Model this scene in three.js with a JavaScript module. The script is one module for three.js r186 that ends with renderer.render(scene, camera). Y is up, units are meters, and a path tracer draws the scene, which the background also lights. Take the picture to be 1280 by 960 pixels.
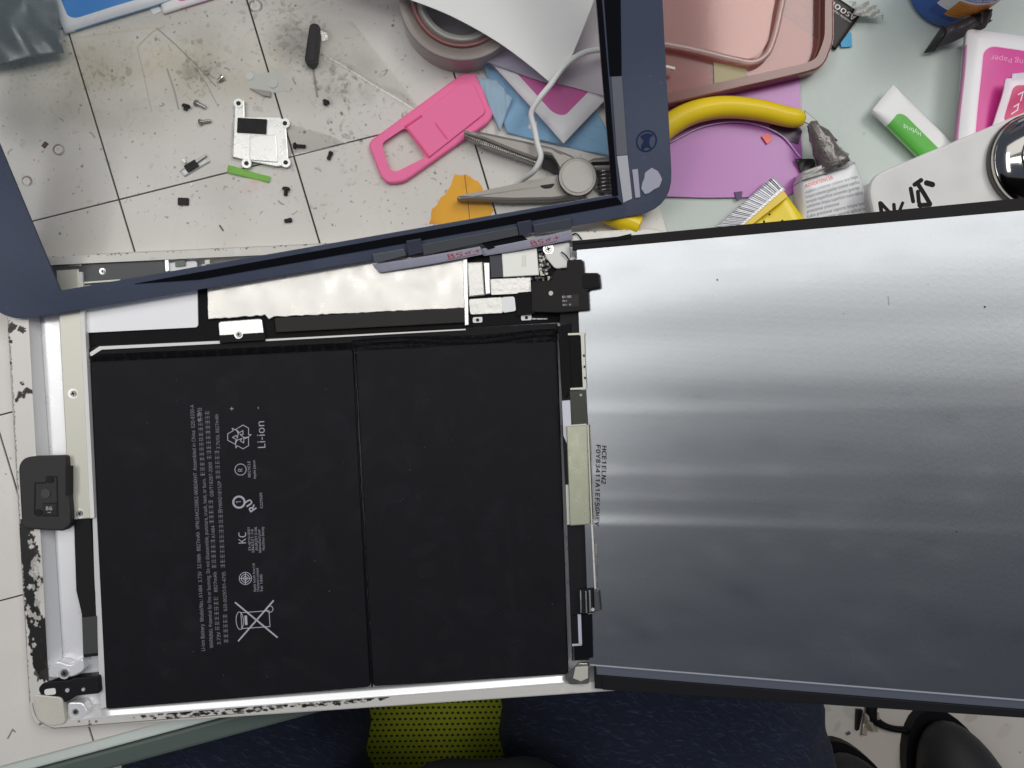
import * as THREE from 'three';
import { RoundedBoxGeometry } from 'three/addons/geometries/RoundedBoxGeometry.js';
import { mergeGeometries, mergeVertices } from 'three/addons/utils/BufferGeometryUtils.js';
import { MarchingCubes } from 'three/addons/objects/MarchingCubes.js';
import { RectAreaLightUniformsLib } from 'three/addons/lights/RectAreaLightUniformsLib.js';

// ---------------------------------------------------------------- camera, lamps, exposure
const V3 = (x, y, z) => new THREE.Vector3(x, y, z), V2 = (x, y) => new THREE.Vector2(x, y);
const scene = new THREE.Scene();
const EYE = V3(0, 0.300, 0), FOCAL = 1030;                        // focal length in photo pixels (1280 wide)
const camera = new THREE.PerspectiveCamera(2 * Math.atan(480 / FOCAL) * 180 / Math.PI, 4 / 3, 0.01, 20);
camera.position.copy(EYE); camera.up.set(0, 0, -1); camera.lookAt(0.0335 * EYE.y, 0, 0); camera.updateMatrixWorld(true);
const renderer = new THREE.WebGLRenderer({ antialias: true });
renderer.toneMapping = THREE.LinearToneMapping;
renderer.toneMappingExposure = 1.12;
renderer.shadowMap.enabled = true;
RectAreaLightUniformsLib.init();
scene.background = new THREE.Color(0.062, 0.073, 0.097);             // the dim room round the workbench
function ceilingOrFillLight(x, y, z, w, d, power, color, tx = x, tz = z) {
  const l = new THREE.RectAreaLight(color, power, w, d); l.name = 'ceiling_or_fill_light';
  l.position.set(x, y, z); l.up.set(0, 0, -1); l.lookAt(tx, 0, tz); scene.add(l); return l;
}
ceilingOrFillLight(-0.25, 1.5, -0.28, 1.7, 0.22, 5.6, new THREE.Color(1, 0.985, 0.95));
ceilingOrFillLight(0.75, 1.45, -0.75, 0.5, 0.9, 5.5, new THREE.Color(1, 0.98, 0.94), 0.1, 0);
ceilingOrFillLight(-1.1, 1.5, -0.2, 0.25, 1.2, 4.0, new THREE.Color(1, 0.98, 0.95), -0.1, 0);
ceilingOrFillLight(-0.2, 1.6, -1.1, 2.4, 1.0, 0.9, new THREE.Color(1, 0.995, 0.98));  // added wide dim fill, no real fixture: grades the sheen on the display back

// ---------------------------------------------------------------- helpers
function rng(seed) { let s = seed >>> 0; return () => { s = (s + 0x6d2b79f5) >>> 0; let t = Math.imul(s ^ (s >>> 15), 1 | s); t = (t + Math.imul(t ^ (t >>> 7), 61 | t)) ^ t; return ((t ^ (t >>> 14)) >>> 0) / 4294967296; }; }
const rnd = rng(11);
const ID = new THREE.Matrix4();
const fit = (hex) => new THREE.Color(hex);
// the point of plane y = h of frame F that the photograph shows at (px, py), in that frame's own axes
function hit(px, py, h = 0, F = ID) {
  const d = V3(px - 640, 480 - py, -FOCAL).applyQuaternion(camera.quaternion), o = EYE.clone();
  const I = F.clone().invert(), lo = o.applyMatrix4(I), ld = d.transformDirection(I), t = (h - lo.y) / ld.y;
  return lo.addScaledVector(ld, t).setY(h);
}
const used = {};
function numbered(n) { const k = used[n] = (used[n] ?? -1) + 1; return k ? n + '_' + String(k).padStart(3, '0') : n; }
function tag(o, label, category, group, kind) {
  if (label) o.userData.label = label; if (category) o.userData.category = category;
  if (group) o.userData.group = group; if (kind) o.userData.kind = kind; return o;
}
function thing(name, label, category, pos, group, F) {
  const o = new THREE.Group(); o.name = numbered(name);
  if (F) { o.applyMatrix4(F); } else o.position.copy(pos);
  scene.add(o); o.updateMatrixWorld(true); return tag(o, label, category, group);
}
function part(name, geo, m, parent, label) {                        // geo is in world space
  parent.updateMatrixWorld(true);
  const g = geo.clone().applyMatrix4(parent.matrixWorld.clone().invert());
  const me = new THREE.Mesh(g, m); me.name = name; me.castShadow = me.receiveShadow = true; parent.add(me);
  if (label) me.userData.label = label; me.updateMatrixWorld(true); return me;
}
function solo(name, geo, m, label, category, group, kind) {         // a thing of one mesh, standing on its base
  geo.computeBoundingBox(); const b = geo.boundingBox, c = V3((b.min.x + b.max.x) / 2, b.min.y, (b.min.z + b.max.z) / 2);
  const g = geo.clone().translate(-c.x, -c.y, -c.z), me = new THREE.Mesh(g, m);
  me.name = numbered(name); me.position.copy(c); me.castShadow = me.receiveShadow = true; scene.add(me);
  return tag(me, label, category, group, kind);
}
// ---- outlines
function rounded(pts, r) {                                          // pts: Vector2[]; r: number or per-corner list
  const out = [], n = pts.length;
  for (let i = 0; i < n; i++) {
    const p = pts[i], a = pts[(i + n - 1) % n], b = pts[(i + 1) % n], R = Array.isArray(r) ? r[i] : r;
    if (!R) { out.push(p.clone()); continue; }
    const da = a.clone().sub(p), db = b.clone().sub(p), t = Math.min(R, da.length() * .49, db.length() * .49);
    const A = p.clone().addScaledVector(da.normalize(), t), B = p.clone().addScaledVector(db.normalize(), t), k = 7;
    for (let j = 0; j <= k; j++) { const u = j / k; out.push(V2((1 - u) ** 2 * A.x + 2 * u * (1 - u) * p.x + u * u * B.x, (1 - u) ** 2 * A.y + 2 * u * (1 - u) * p.y + u * u * B.y)); }
  }
  return out;
}
function ragged(px, step, amp, seed) {                              // photo-pixel outline with a torn edge
  const R = rng(seed), out = [];
  px.forEach((p, i) => {
    const q = px[(i + 1) % px.length], L = Math.hypot(q[0] - p[0], q[1] - p[1]), n = Math.max(1, Math.round(L / step));
    for (let k = 0; k < n; k++) { const t = k / n; out.push([p[0] + (q[0] - p[0]) * t + (R() - .5) * 2 * amp, p[1] + (q[1] - p[1]) * t + (R() - .5) * 2 * amp]); }
  });
  return out;
}
const local = (px, h, F) => px.map(([x, y]) => { const p = hit(x, y, h, F); return V2(p.x, p.z); });
// slab whose outline is given in its own plane, from height h up by t
function slabLocal(pts, h, t, { r = 0, bevel = 0, holes = [], F = ID, hr = 0 } = {}) {
  const mk = (p) => p.map((q) => V2(q.x, -q.y));
  const s = new THREE.Shape(mk(rounded(pts, r)));
  for (const ho of holes) s.holes.push(new THREE.Path(mk(rounded(ho, hr))));
  const g = new THREE.ExtrudeGeometry(s, { depth: t - 2 * bevel, bevelEnabled: bevel > 0, bevelSize: bevel, bevelThickness: bevel, bevelOffset: -bevel, bevelSegments: 2, curveSegments: 6 });
  g.rotateX(-Math.PI / 2); g.translate(0, h + bevel, 0);
  return g.applyMatrix4(F);
}
// the same from an outline in photo pixels, read at the slab's upper face; r in pixels
function slab(px, h, t, o = {}) {
  const F = o.F ?? ID, k = 0.00029, R = o.r ?? 0;
  return slabLocal(local(px, h + t, F), h, t, { ...o, F, r: Array.isArray(R) ? R.map((v) => v * k) : R * k, hr: (o.hr ?? 0) * k, holes: (o.holes ?? []).map((q) => local(q, h + t, F)) });
}
// four-cornered sheet (corners in photo pixels, read at their heights) with thickness; height(u, v) is added
function quad(q, h, t, { n = 16, m = 16, lift = () => 0, F = ID, puff = 0 } = {}) {
  const hs = Array.isArray(h) ? h : [h, h, h, h], c = q.map((p, i) => hit(p[0], p[1], hs[i], F));
  const pos = [], uv = [], idx = [];
  for (let side = 0; side < 2; side++) for (let j = 0; j <= m; j++) for (let i = 0; i <= n; i++) {
    const u = i / n, v = j / m, p = V3(0, 0, 0).addScaledVector(c[0], (1 - u) * (1 - v)).addScaledVector(c[1], u * (1 - v)).addScaledVector(c[2], u * v).addScaledVector(c[3], (1 - u) * v);
    const e = Math.min(1, Math.min(u, 1 - u, v, 1 - v) * 5), w = puff * Math.sqrt(e);
    p.y += lift(u, v) + (side ? -t - w * .3 : w); pos.push(p.x, p.y, p.z); uv.push(u, 1 - v);
  }
  const W = n + 1, S = W * (m + 1), Q = (a, b, d, e) => idx.push(a, b, d, a, d, e);
  for (let j = 0; j < m; j++) for (let i = 0; i < n; i++) { const a = j * W + i; Q(a, a + W, a + W + 1, a + 1); Q(S + a, S + a + 1, S + a + W + 1, S + a + W); }
  for (let i = 0; i < n; i++) { Q(i, i + 1, S + i + 1, S + i); const a = m * W + i; Q(a + 1, a, S + a, S + a + 1); }
  for (let j = 0; j < m; j++) { const a = j * W; Q(a + W, a, S + a, S + a + W); const b = a + n; Q(b, b + W, S + b + W, S + b); }
  const g = new THREE.BufferGeometry();
  g.setAttribute('position', new THREE.Float32BufferAttribute(pos, 3)); g.setAttribute('uv', new THREE.Float32BufferAttribute(uv, 2)); g.setIndex(idx);
  g.computeVertexNormals(); return g.applyMatrix4(F);
}
function tube(px, r, { seg = 60, rad = 10, F = ID, caps = true, closed = false } = {}) {  // px: [x, y, height]
  const c = new THREE.CatmullRomCurve3(px.map(([x, y, h]) => hit(x, y, h, F)), closed);
  const list = [new THREE.TubeGeometry(c, seg, r, rad, closed)];
  if (caps && !closed) for (const u of [0, 1]) { const s = new THREE.SphereGeometry(r, rad, 8); const p = c.getPoint(u); s.translate(p.x, p.y, p.z); list.push(s); }
  return mergeGeometries(list).applyMatrix4(F);
}
function cyl(px, py, h, r, t, { r2 = r, seg = 24, F = ID } = {}) { const p = hit(px, py, h + t, F), g = new THREE.CylinderGeometry(r2, r, t, seg); g.translate(p.x, h + t / 2, p.z); return g.applyMatrix4(F); }
function bar(px, py, h, w, d, t, ang = 0, F = ID, rad = 0) {        // small box centred at a pixel; sizes in metres
  const p = hit(px, py, h + t, F), g = rad ? new RoundedBoxGeometry(w, t, d, 2, rad) : new THREE.BoxGeometry(w, t, d); g.rotateY(ang); g.translate(p.x, h + t / 2, p.z); return g.applyMatrix4(F);
}
const merge = (...g) => mergeGeometries(g.map((x) => { const y = x.index ? x.toNonIndexed() : x; for (const k of Object.keys(y.attributes)) if (!['position', 'normal', 'uv'].includes(k)) y.deleteAttribute(k); return y; }));
// ---- materials
const std = (c, rough, metal = 0, more = {}) => new THREE.MeshStandardMaterial({ color: Array.isArray(c) ? new THREE.Color().setRGB(...c) : fit(c), roughness: rough, metalness: metal, side: THREE.DoubleSide, ...more });
const phy = (c, rough, metal = 0, more = {}) => new THREE.MeshPhysicalMaterial({ color: Array.isArray(c) ? new THREE.Color().setRGB(...c) : fit(c), roughness: rough, metalness: metal, side: THREE.DoubleSide, ...more });
function canvasTex(w, h, draw, srgb = true) {
  const c = document.createElement('canvas'); c.width = w; c.height = h; draw(c.getContext('2d'), w, h);
  const t = new THREE.CanvasTexture(c); if (srgb) t.colorSpace = THREE.SRGBColorSpace; t.wrapS = t.wrapT = THREE.RepeatWrapping; t.anisotropy = 8; return t;
}
// a canvas drawn in photo pixels that lies flat on plane h of frame F over the pixel box; planar() gives a geometry the matching uv
function plan(box, scale, h, F, draw, srgb = true) {
  const [x0, y0, x1, y1] = box, a = hit(x0, y0, h, F), b = hit(x1, y0, h, F), c = hit(x0, y1, h, F);
  const tex = canvasTex(Math.round((x1 - x0) * scale), Math.round((y1 - y0) * scale), (g) => { g.scale(scale, scale); g.translate(-x0, -y0); draw(g); }, srgb);
  tex.wrapS = tex.wrapT = THREE.ClampToEdgeWrapping;
  const ex = V2(b.x - a.x, b.z - a.z), ey = V2(c.x - a.x, c.z - a.z), det = ex.x * ey.y - ex.y * ey.x, I = F.clone().invert();
  const planar = (geo) => {
    const p = geo.attributes.position, uv = new Float32Array(p.count * 2), v = V3();
    for (let i = 0; i < p.count; i++) { v.fromBufferAttribute(p, i).applyMatrix4(I); const dx = v.x - a.x, dz = v.z - a.z; uv[2 * i] = (dx * ey.y - dz * ey.x) / det; uv[2 * i + 1] = 1 - (ex.x * dz - ex.y * dx) / det; }
    geo.setAttribute('uv', new THREE.BufferAttribute(uv, 2)); return geo;
  };
  return { tex, planar };
}
function noiseTex(size, seed, lo, hi, oct = 4, stretch = [1, 1]) {   // tiling value noise, grey
  const R = rng(seed), data = new Uint8Array(size * size * 4), f = new Float32Array(size * size); let amp = 1, sum = 0;
  for (let o = 0, cells = 8; o < oct; o++, cells *= 2, amp *= .6) {
    const cx = Math.max(2, Math.round(cells * stretch[0])), cy = Math.max(2, Math.round(cells * stretch[1])), g = new Float32Array(cx * cy).map(() => R()); sum += amp;
    for (let y = 0; y < size; y++) for (let x = 0; x < size; x++) {
      const fx = x / size * cx, fy = y / size * cy, ix = Math.floor(fx), iy = Math.floor(fy), s = (t) => t * t * (3 - 2 * t), a = s(fx - ix), b = s(fy - iy), at = (i, j) => g[(j % cy) * cx + (i % cx)];
      f[y * size + x] += amp * ((at(ix, iy) * (1 - a) + at(ix + 1, iy) * a) * (1 - b) + (at(ix, iy + 1) * (1 - a) + at(ix + 1, iy + 1) * a) * b);
    }
  }
  for (let i = 0; i < size * size; i++) { const v = lo + (hi - lo) * f[i] / sum; data[4 * i] = data[4 * i + 1] = data[4 * i + 2] = Math.max(0, Math.min(255, v)); data[4 * i + 3] = 255; }
  const t = new THREE.DataTexture(data, size, size); t.wrapS = t.wrapT = THREE.RepeatWrapping; t.magFilter = THREE.LinearFilter; t.minFilter = THREE.LinearMipmapLinearFilter; t.needsUpdate = true; return t;
}
const rep = (t, per) => { const c = t.clone(); c.repeat.set(1 / per, 1 / per); c.needsUpdate = true; return c; };   // uv in metres: one tile per `per` metres
const fine = noiseTex(256, 5, 60, 255, 5), coarse = noiseTex(256, 9, 120, 255, 4);
const M = {
  black: phy([.009, .009, .011], .5, 0, { specularIntensity: .4 }), blackMatt: phy([.012, .012, .013], .75, 0, { specularIntensity: .4 }), blackGloss: phy([.006, .006, .008], .2, 0, { specularIntensity: .5 }),
  foam: phy([.013, .012, .013], .92, 0, { specularIntensity: .3, bumpMap: rep(fine, .006), bumpScale: .0002 }),
  steel: std([.56, .55, .52], .36, .85, { roughnessMap: rep(fine, .03) }), steelDark: std([.33, .32, .30], .4, .85, { roughnessMap: rep(fine, .02) }),
  tin: std([.78, .775, .75], .38, .55, { roughnessMap: rep(coarse, .03) }), silverTape: std([.62, .61, .58], .4, .6, { bumpMap: rep(noiseTex(128, 33, 0, 255, 3), .012), bumpScale: .0001 }),
  alu: std([.80, .80, .82], .42, .35, { roughnessMap: rep(coarse, .05) }), cream: std([.60, .59, .51], .42, .3), white: std([.78, .77, .75], .5), paper: std([.76, .76, .75], .85),
  goldEdge: std([.55, .50, .36], .4, .5), greenShield: std([.40, .41, .31], .42, .45, { roughnessMap: rep(coarse, .02) }),
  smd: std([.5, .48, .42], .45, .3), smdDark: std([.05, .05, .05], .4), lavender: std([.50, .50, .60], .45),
};

// ---------------------------------------------------------------- the setting: floor, table
const FLOOR = -0.72;
{
  const ft = canvasTex(1024, 1024, (g, w, h) => {
    g.fillStyle = '#f6ece0'; g.fillRect(0, 0, w, h); const R = rng(3);
    for (let i = 0; i < 900; i++) { g.fillStyle = `rgba(${90 + R() * 60},${80 + R() * 50},${70 + R() * 40},${R() * .12})`; g.beginPath(); g.ellipse(R() * w, R() * h, 1 + R() * 14, 1 + R() * 9, R() * 3, 0, 7); g.fill(); }
    for (let i = 0; i < 200; i++) { g.fillStyle = `rgba(40,34,30,${R() * .5})`; g.fillRect(R() * w, R() * h, 1 + R() * 2, 1 + R() * 2); }
  });
  const g = new THREE.PlaneGeometry(4, 4, 8, 8).rotateX(-Math.PI / 2).translate(0, FLOOR, 0);
  const fl = part('floor', g, std('#ffffff', .5, 0, { map: (ft.repeat.set(4, 4), ft) }), scene); tag(fl, null, null, null, 'structure');
}
const GA = -14.6 * Math.PI / 180, TILE = 0.0640;                    // the grid of the white tiles
const GO = hit(150, 250, 0), gx = V3(Math.cos(GA), 0, Math.sin(GA)), gn = V3(-Math.sin(GA), 0, Math.cos(GA)), gz = V3(Math.sin(.290), 0, Math.cos(.290));
const grid = (i, j) => GO.clone().addScaledVector(gx, i * TILE).addScaledVector(gz, j * TILE);
const table = thing('workbench', 'glass topped repair workbench partly covered with dirty white square tiles', 'workbench', V3(0, 0, 0)); table.position.y = -0.0005;
{
  const glassTex = canvasTex(1024, 1024, (g, w, h) => {
    g.fillStyle = '#c5cdc7'; g.fillRect(0, 0, w, h); const R = rng(8);
    for (let i = 0; i < 260; i++) { const x = R() * w, y = R() * h, r = 20 + R() * 110, q = g.createRadialGradient(x, y, 0, x, y, r), l = R() > .5; q.addColorStop(0, l ? 'rgba(214,222,216,.22)' : 'rgba(160,172,164,.16)'); q.addColorStop(1, 'rgba(190,200,194,0)'); g.fillStyle = q; g.fillRect(x - r, y - r, 2 * r, 2 * r); }
    for (let i = 0; i < 420; i++) { g.fillStyle = `rgba(60,62,55,${R() * .28})`; const s = .5 + R() * 1.5; g.fillRect(R() * w, R() * h, s, s); }
    for (let i = 0; i < 26; i++) { g.strokeStyle = `rgba(235,240,236,${.1 + R() * .2})`; g.lineWidth = .7; g.beginPath(); const x = R() * w, y = R() * h; g.moveTo(x, y); g.quadraticCurveTo(x + R() * 60 - 30, y + R() * 60 - 30, x + R() * 140 - 70, y + R() * 140 - 70); g.stroke(); }
  });
  glassTex.repeat.set(2.2, 2.2);
  // front edge of the bench runs along the tile grid
  const e = 0.1512 / 1, A = hit(60, 957, 0), front = (s, off = 0) => A.clone().addScaledVector(gx, s).addScaledVector(gn, off);
  const q = (p) => V2(p.x, p.z), back = -0.62;
  const top = slabLocal([front(-.5, back), front(.9, back), front(.9), front(-.5)].map(q), -.0105, .010, { bevel: .0008 });
  part('glass_top', top, phy('#ffffff', .4, 0, { map: glassTex, specularIntensity: .6 }), table);
  const rim = slabLocal([front(-.5, .0004), front(.9, .0004), front(.9, .0075), front(-.5, .0075)].map(q), -.0105, .0098, { bevel: .0012 });
  part('glass_edge', rim, phy([.085, .11, .098], .4, 0, { specularIntensity: .4 }), table, 'dark green polished glass edge');
  const leg = new THREE.CylinderGeometry(.02, .02, -FLOOR - .011, 20);
  for (const [s, o] of [[-.42, -.05], [.82, -.05], [-.42, -.55], [.82, -.55]]) { const p = front(s, o); part('leg', leg.clone().translate(p.x, (FLOOR - .011) / 2, p.z), M.steel, table); }
  // dirt lies over the tiles as it does on the bench: one drawing shared by all of them
  const dirt = plan([-120, -120, 900, 1040], 1.75, 0, ID, (g) => {
    const R = rng(21); g.fillStyle = '#d9d5cf'; g.fillRect(-300, -300, 1900, 1900);
    const soft = (x, y, r, c, a, k = 1) => { const q = g.createRadialGradient(0, 0, 0, 0, 0, r); q.addColorStop(0, `rgba(${c},${a})`); q.addColorStop(.5, `rgba(${c},${a * .6})`); q.addColorStop(1, `rgba(${c},0)`); g.save(); g.translate(x, y); g.scale(1, k); g.fillStyle = q; g.fillRect(-r, -r, 2 * r, 2 * r); g.restore(); };
    for (let i = 0; i < 500; i++) soft(R() * 1020 - 120, R() * 1160 - 120, 8 + R() * 60, R() > .45 ? '226,224,220' : R() > .4 ? '186,176,160' : '160,156,150', .05 + R() * .1, .5 + R() * .7);
    for (let i = 0; i < 60; i++) soft(80 + R() * 260, 45 + R() * 75, 15 + R() * 45, '196,184,150', .10, .6);       // old adhesive film
    for (let i = 0; i < 45; i++) soft(20 + R() * 210, 70 + R() * 90, 10 + R() * 45, '150,142,120', .08, .6);
    for (let i = 0; i < 30; i++) soft(R() * 60, 70 + R() * 110, 15 + R() * 30, '110,112,106', .12);
    for (let i = 0; i < 26; i++) soft(345 + R() * 50, 30 + R() * 60, 8 + R() * 26, '105,98,94', .10);
    for (let i = 0; i < 22; i++) soft(395 + R() * 60, 75 + R() * 60, 6 + R() * 18, '120,116,112', .10);
    for (let i = 0; i < 10; i++) soft(225 + R() * 40, 75 + R() * 40, 4 + R() * 10, '90,84,76', .13);
    for (let i = 0; i < 8; i++) soft(295 + R() * 30, 228 + R() * 16, 4 + R() * 12, '224,150,140', .18);
    for (let i = 0; i < 14; i++) soft(290 + R() * 60, 205 + R() * 30, 6 + R() * 12, '190,214,170', .1);
    for (let i = 0; i < 90; i++) soft(R() * 430, R() * 170 - 20, 15 + R() * 60, R() > .4 ? '150,142,126' : '120,118,112', .07, .4 + R() * .8);
    const smear = (x, y, rx, ry, n, c, a) => { for (let i = 0; i < n; i++) { const q = Math.sqrt(-2 * Math.log(R() + 1e-6)), t = R() * 6.283, X = x + q * Math.cos(t) * rx, Y = y + q * Math.sin(t) * ry, r = .6 + R() * R() * 5; g.fillStyle = `rgba(${c},${a * R()})`; g.beginPath(); g.ellipse(X, Y, r * (.6 + R()), r * (.3 + R() * .5), R() * 3, 0, 7); g.fill(); } };
    smear(372, 48, 18, 26, 260, '86,80,76', .3); smear(415, 118, 22, 18, 200, '96,90,86', .3); smear(245, 96, 14, 14, 130, '84,78,70', .34); smear(120, 95, 16, 10, 90, '100,92,78', .3); smear(28, 78, 30, 26, 260, '104,104,98', .22); smear(60, 120, 60, 40, 300, '140,134,120', .22); smear(200, 70, 90, 18, 360, '150,138,104', .2); smear(470, 200, 50, 40, 120, '110,104,98', .2); smear(330, 20, 40, 18, 120, '110,102,96', .28); smear(300, 150, 200, 90, 500, '130,124,116', .22); smear(420, 170, 14, 26, 90, '100,94,90', .25);
    g.lineCap = 'round';
    const line = (p, w, c) => { g.strokeStyle = c; g.lineWidth = w; g.beginPath(); p.forEach(([x, y], i) => (i ? g.lineTo(x, y) : g.moveTo(x, y))); g.stroke(); };
    line([[190, 38], [212, 58], [238, 84], [256, 104], [263, 112]], 1.4, 'rgba(90,80,70,.55)'); line([[238, 88], [252, 110], [266, 138]], 1.1, 'rgba(90,80,70,.4)');
    line([[168, 60], [186, 42], [200, 36]], 2.2, 'rgba(170,158,126,.6)'); line([[203, 90], [212, 118], [217, 140]], 2.4, 'rgba(100,90,84,.42)'); line([[166, 62], [174, 96], [184, 144]], 1.5, 'rgba(120,110,96,.3)');
    line([[384, 92], [389, 126]], 3, 'rgba(80,76,72,.5)'); line([[92, 50], [190, 36]], 3.5, 'rgba(200,190,160,.5)'); line([[12, 78], [90, 56]], 4, 'rgba(190,184,160,.35)');
    for (const [x, y, r] of [[70, 190, 6.5], [31, 229, 6], [312, 11, 8]]) { for (let k = 0; k < 9; k++) { g.strokeStyle = `rgba(92,84,76,${.1 + R() * .35})`; g.lineWidth = .8 + R() * 2; g.beginPath(); const t0 = R() * 6; g.ellipse(x, y, r * (.85 + R() * .25), r * (.8 + R() * .2), R(), t0, t0 + 1 + R() * 1.6); g.stroke(); } g.strokeStyle = 'rgba(240,238,232,.7)'; g.lineWidth = 1; g.beginPath(); g.arc(x - .6, y - .6, r * .55, 0, 7); g.stroke(); }
    for (let i = 0; i < 1300; i++) { const d = R(), s = .4 + R() * R() * 1.9; g.fillStyle = `rgba(${50 + R() * 50},${44 + R() * 45},${40 + R() * 40},${.15 + R() * .5})`; const x = d < .6 ? R() * 640 : R() * 1020 - 120, y = d < .6 ? R() * 290 : R() * 1160 - 120; g.beginPath(); g.ellipse(x, y, s, s * (.4 + R() * .6), R() * 3, 0, 7); g.fill(); }
    for (let i = 0; i < 70; i++) { const x = R() * 640, y = R() * 290; g.strokeStyle = `rgba(70,62,56,${.15 + R() * .3})`; g.lineWidth = .5 + R() * 1.6; g.beginPath(); g.moveTo(x, y); g.quadraticCurveTo(x + R() * 8 - 4, y + R() * 8 - 4, x + R() * 14 - 7, y + R() * 14 - 7); g.stroke(); }
    line([[8, 926], [14, 915], [17, 918]], 1.6, 'rgba(70,64,60,.7)'); line([[268, 288], [272, 294]], 2.2, 'rgba(30,28,26,.9)');
  });
  const tileMat = std('#ffffff', .42, 0, { map: dirt.tex, roughnessMap: rep(coarse, 1) });
  const joint = slabLocal([grid(-2.6, -6), grid(2.995, -6), grid(2.995, 6), grid(-2.6, 6)].map(q).map((p) => p), -.0004, .0005, {});
  // tiles stop just short of the bench's front edge
  const inside = (i, j) => { const p = grid(i, j); return p; };
  const frontZ = (p) => p.clone().sub(A).dot(gn), S = frontZ(grid(0, 0));
  const jEnd = (-.0045 - S) / (TILE * gz.dot(gn));
  const base = slabLocal([grid(-3, -5), grid(2.905, -5), grid(2.905, jEnd), grid(-3, jEnd)].map(q), -.0003, .0006, {});
  part('tile_joint', base, std([.035, .03, .028], .9), table, 'dark grime filled joints between the tiles');
  for (let i = -3; i < 3; i++) for (let j = -5; j < jEnd; j++) {
    const gap = .0048, j1 = Math.min(j + 1, jEnd + gap / 2) - gap / 2;
    if (j1 - j < .06) continue;
    const ie = i === 2 ? i + .91 : i + 1 - gap, g = slabLocal([grid(i + gap, j + gap), grid(ie, j + gap), grid(ie, j1), grid(i + gap, j1)].map(q), -.0002, .0012, { bevel: .00015 });
    part('tile', dirt.planar(g), tileMat, table);
  }
}
const T0 = 0.0006;                                                  // upper face of the tiles
const G0 = 0.0000;                                                  // upper face of the bare glass

// ---------------------------------------------------------------- chair, person, things on the floor
{
  const mesh = canvasTex(256, 256, (g) => {
    g.fillStyle = '#909c1a'; g.fillRect(0, 0, 256, 256); const R = rng(4);
    for (let y = 0; y < 8; y++) for (let x = 0; x < 8; x++) { const ox = (y % 2) * 16; g.fillStyle = '#1f240a'; g.beginPath(); g.ellipse(x * 32 + ox + 8, y * 32 + 16, 8.5, 7, 0, 0, 7); g.fill(); if (ox) { g.beginPath(); g.ellipse(x * 32 + ox + 8 - 256, y * 32 + 16, 8.5, 7, 0, 0, 7); g.fill(); } }
    for (let i = 0; i < 3000; i++) { g.fillStyle = `rgba(${R() > .5 ? '210,220,90' : '60,66,10'},.12)`; g.fillRect(R() * 256, R() * 256, 3, 1); }
  });
  mesh.repeat.set(1 / .030, 1 / .030);
  const c = thing('chair', 'work chair with a lime green mesh seat between the legs', 'chair', V3(-.04, FLOOR, .33));
  const seat = new RoundedBoxGeometry(.30, .05, .46, 5, .022); seat.translate(-.05, -.285, .36);
  { const p = seat.attributes.position, uv = new Float32Array(p.count * 2); for (let i = 0; i < p.count; i++) { uv[2 * i] = p.getX(i); uv[2 * i + 1] = p.getZ(i); } seat.setAttribute('uv', new THREE.BufferAttribute(uv, 2)); }
  part('seat', seat, std('#ffffff', .85, 0, { map: mesh, bumpMap: mesh, bumpScale: .0012 }), c);
  part('post', new THREE.CylinderGeometry(.025, .025, .36, 20).translate(-.03, -.49, .36), M.black, c);
  for (let k = 0; k < 5; k++) { const a = k / 5 * 6.283 + .3, f = new RoundedBoxGeometry(.25, .025, .04, 2, .008).translate(.125, 0, 0).rotateY(a).translate(-.03, FLOOR + .045, .36); part('foot', f, M.black, c); part('caster', new THREE.SphereGeometry(.024, 14, 10).translate(-.03 + .23 * Math.cos(a), FLOOR + .024, .36 - .23 * Math.sin(a)), M.black, c); }
}
function surface(box, res, field) {                                 // marching cubes over a cubic box [cx, cy, cz, half]
  const mc = new MarchingCubes(res, M.black, false, false, 120000); mc.isolation = 0; const [cx, cy, cz, H] = box;
  for (let k = 0; k < res; k++) for (let j = 0; j < res; j++) for (let i = 0; i < res; i++) {
    const f = (n) => (n - res / 2) / (res / 2) * H; mc.field[i + j * res + k * res * res] = -field(cx + f(i), cy + f(j), cz + f(k));
  }
  mc.update(); const n = mc.count, g = new THREE.BufferGeometry(), p = new Float32Array(n * 3), uv = new Float32Array(n * 2);
  for (let i = 0; i < n; i++) { p[3 * i] = mc.positionArray[3 * i] * H + cx; p[3 * i + 1] = mc.positionArray[3 * i + 1] * H + cy; p[3 * i + 2] = mc.positionArray[3 * i + 2] * H + cz; }
  g.setAttribute('position', new THREE.BufferAttribute(p, 3));
  let o = mergeVertices(g, 1e-6); o.computeVertexNormals();
  const q = o.attributes.position, u2 = new Float32Array(q.count * 2); for (let i = 0; i < q.count; i++) { u2[2 * i] = q.getX(i); u2[2 * i + 1] = q.getZ(i) + .6 * q.getY(i); }
  o.setAttribute('uv', new THREE.BufferAttribute(u2, 2)); return o;
}
const smin = (a, b, k) => { const h = Math.max(k - Math.abs(a - b), 0) / k; return Math.min(a, b) - h * h * k / 4; };
function capsule(x, y, z, a, b, ra, rb) {
  const bx = b[0] - a[0], by = b[1] - a[1], bz = b[2] - a[2], t = Math.max(0, Math.min(1, ((x - a[0]) * bx + (y - a[1]) * by + (z - a[2]) * bz) / (bx * bx + by * by + bz * bz)));
  return Math.hypot(x - a[0] - bx * t, y - a[1] - by * t, z - a[2] - bz * t) - (ra + (rb - ra) * t);
}
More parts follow.
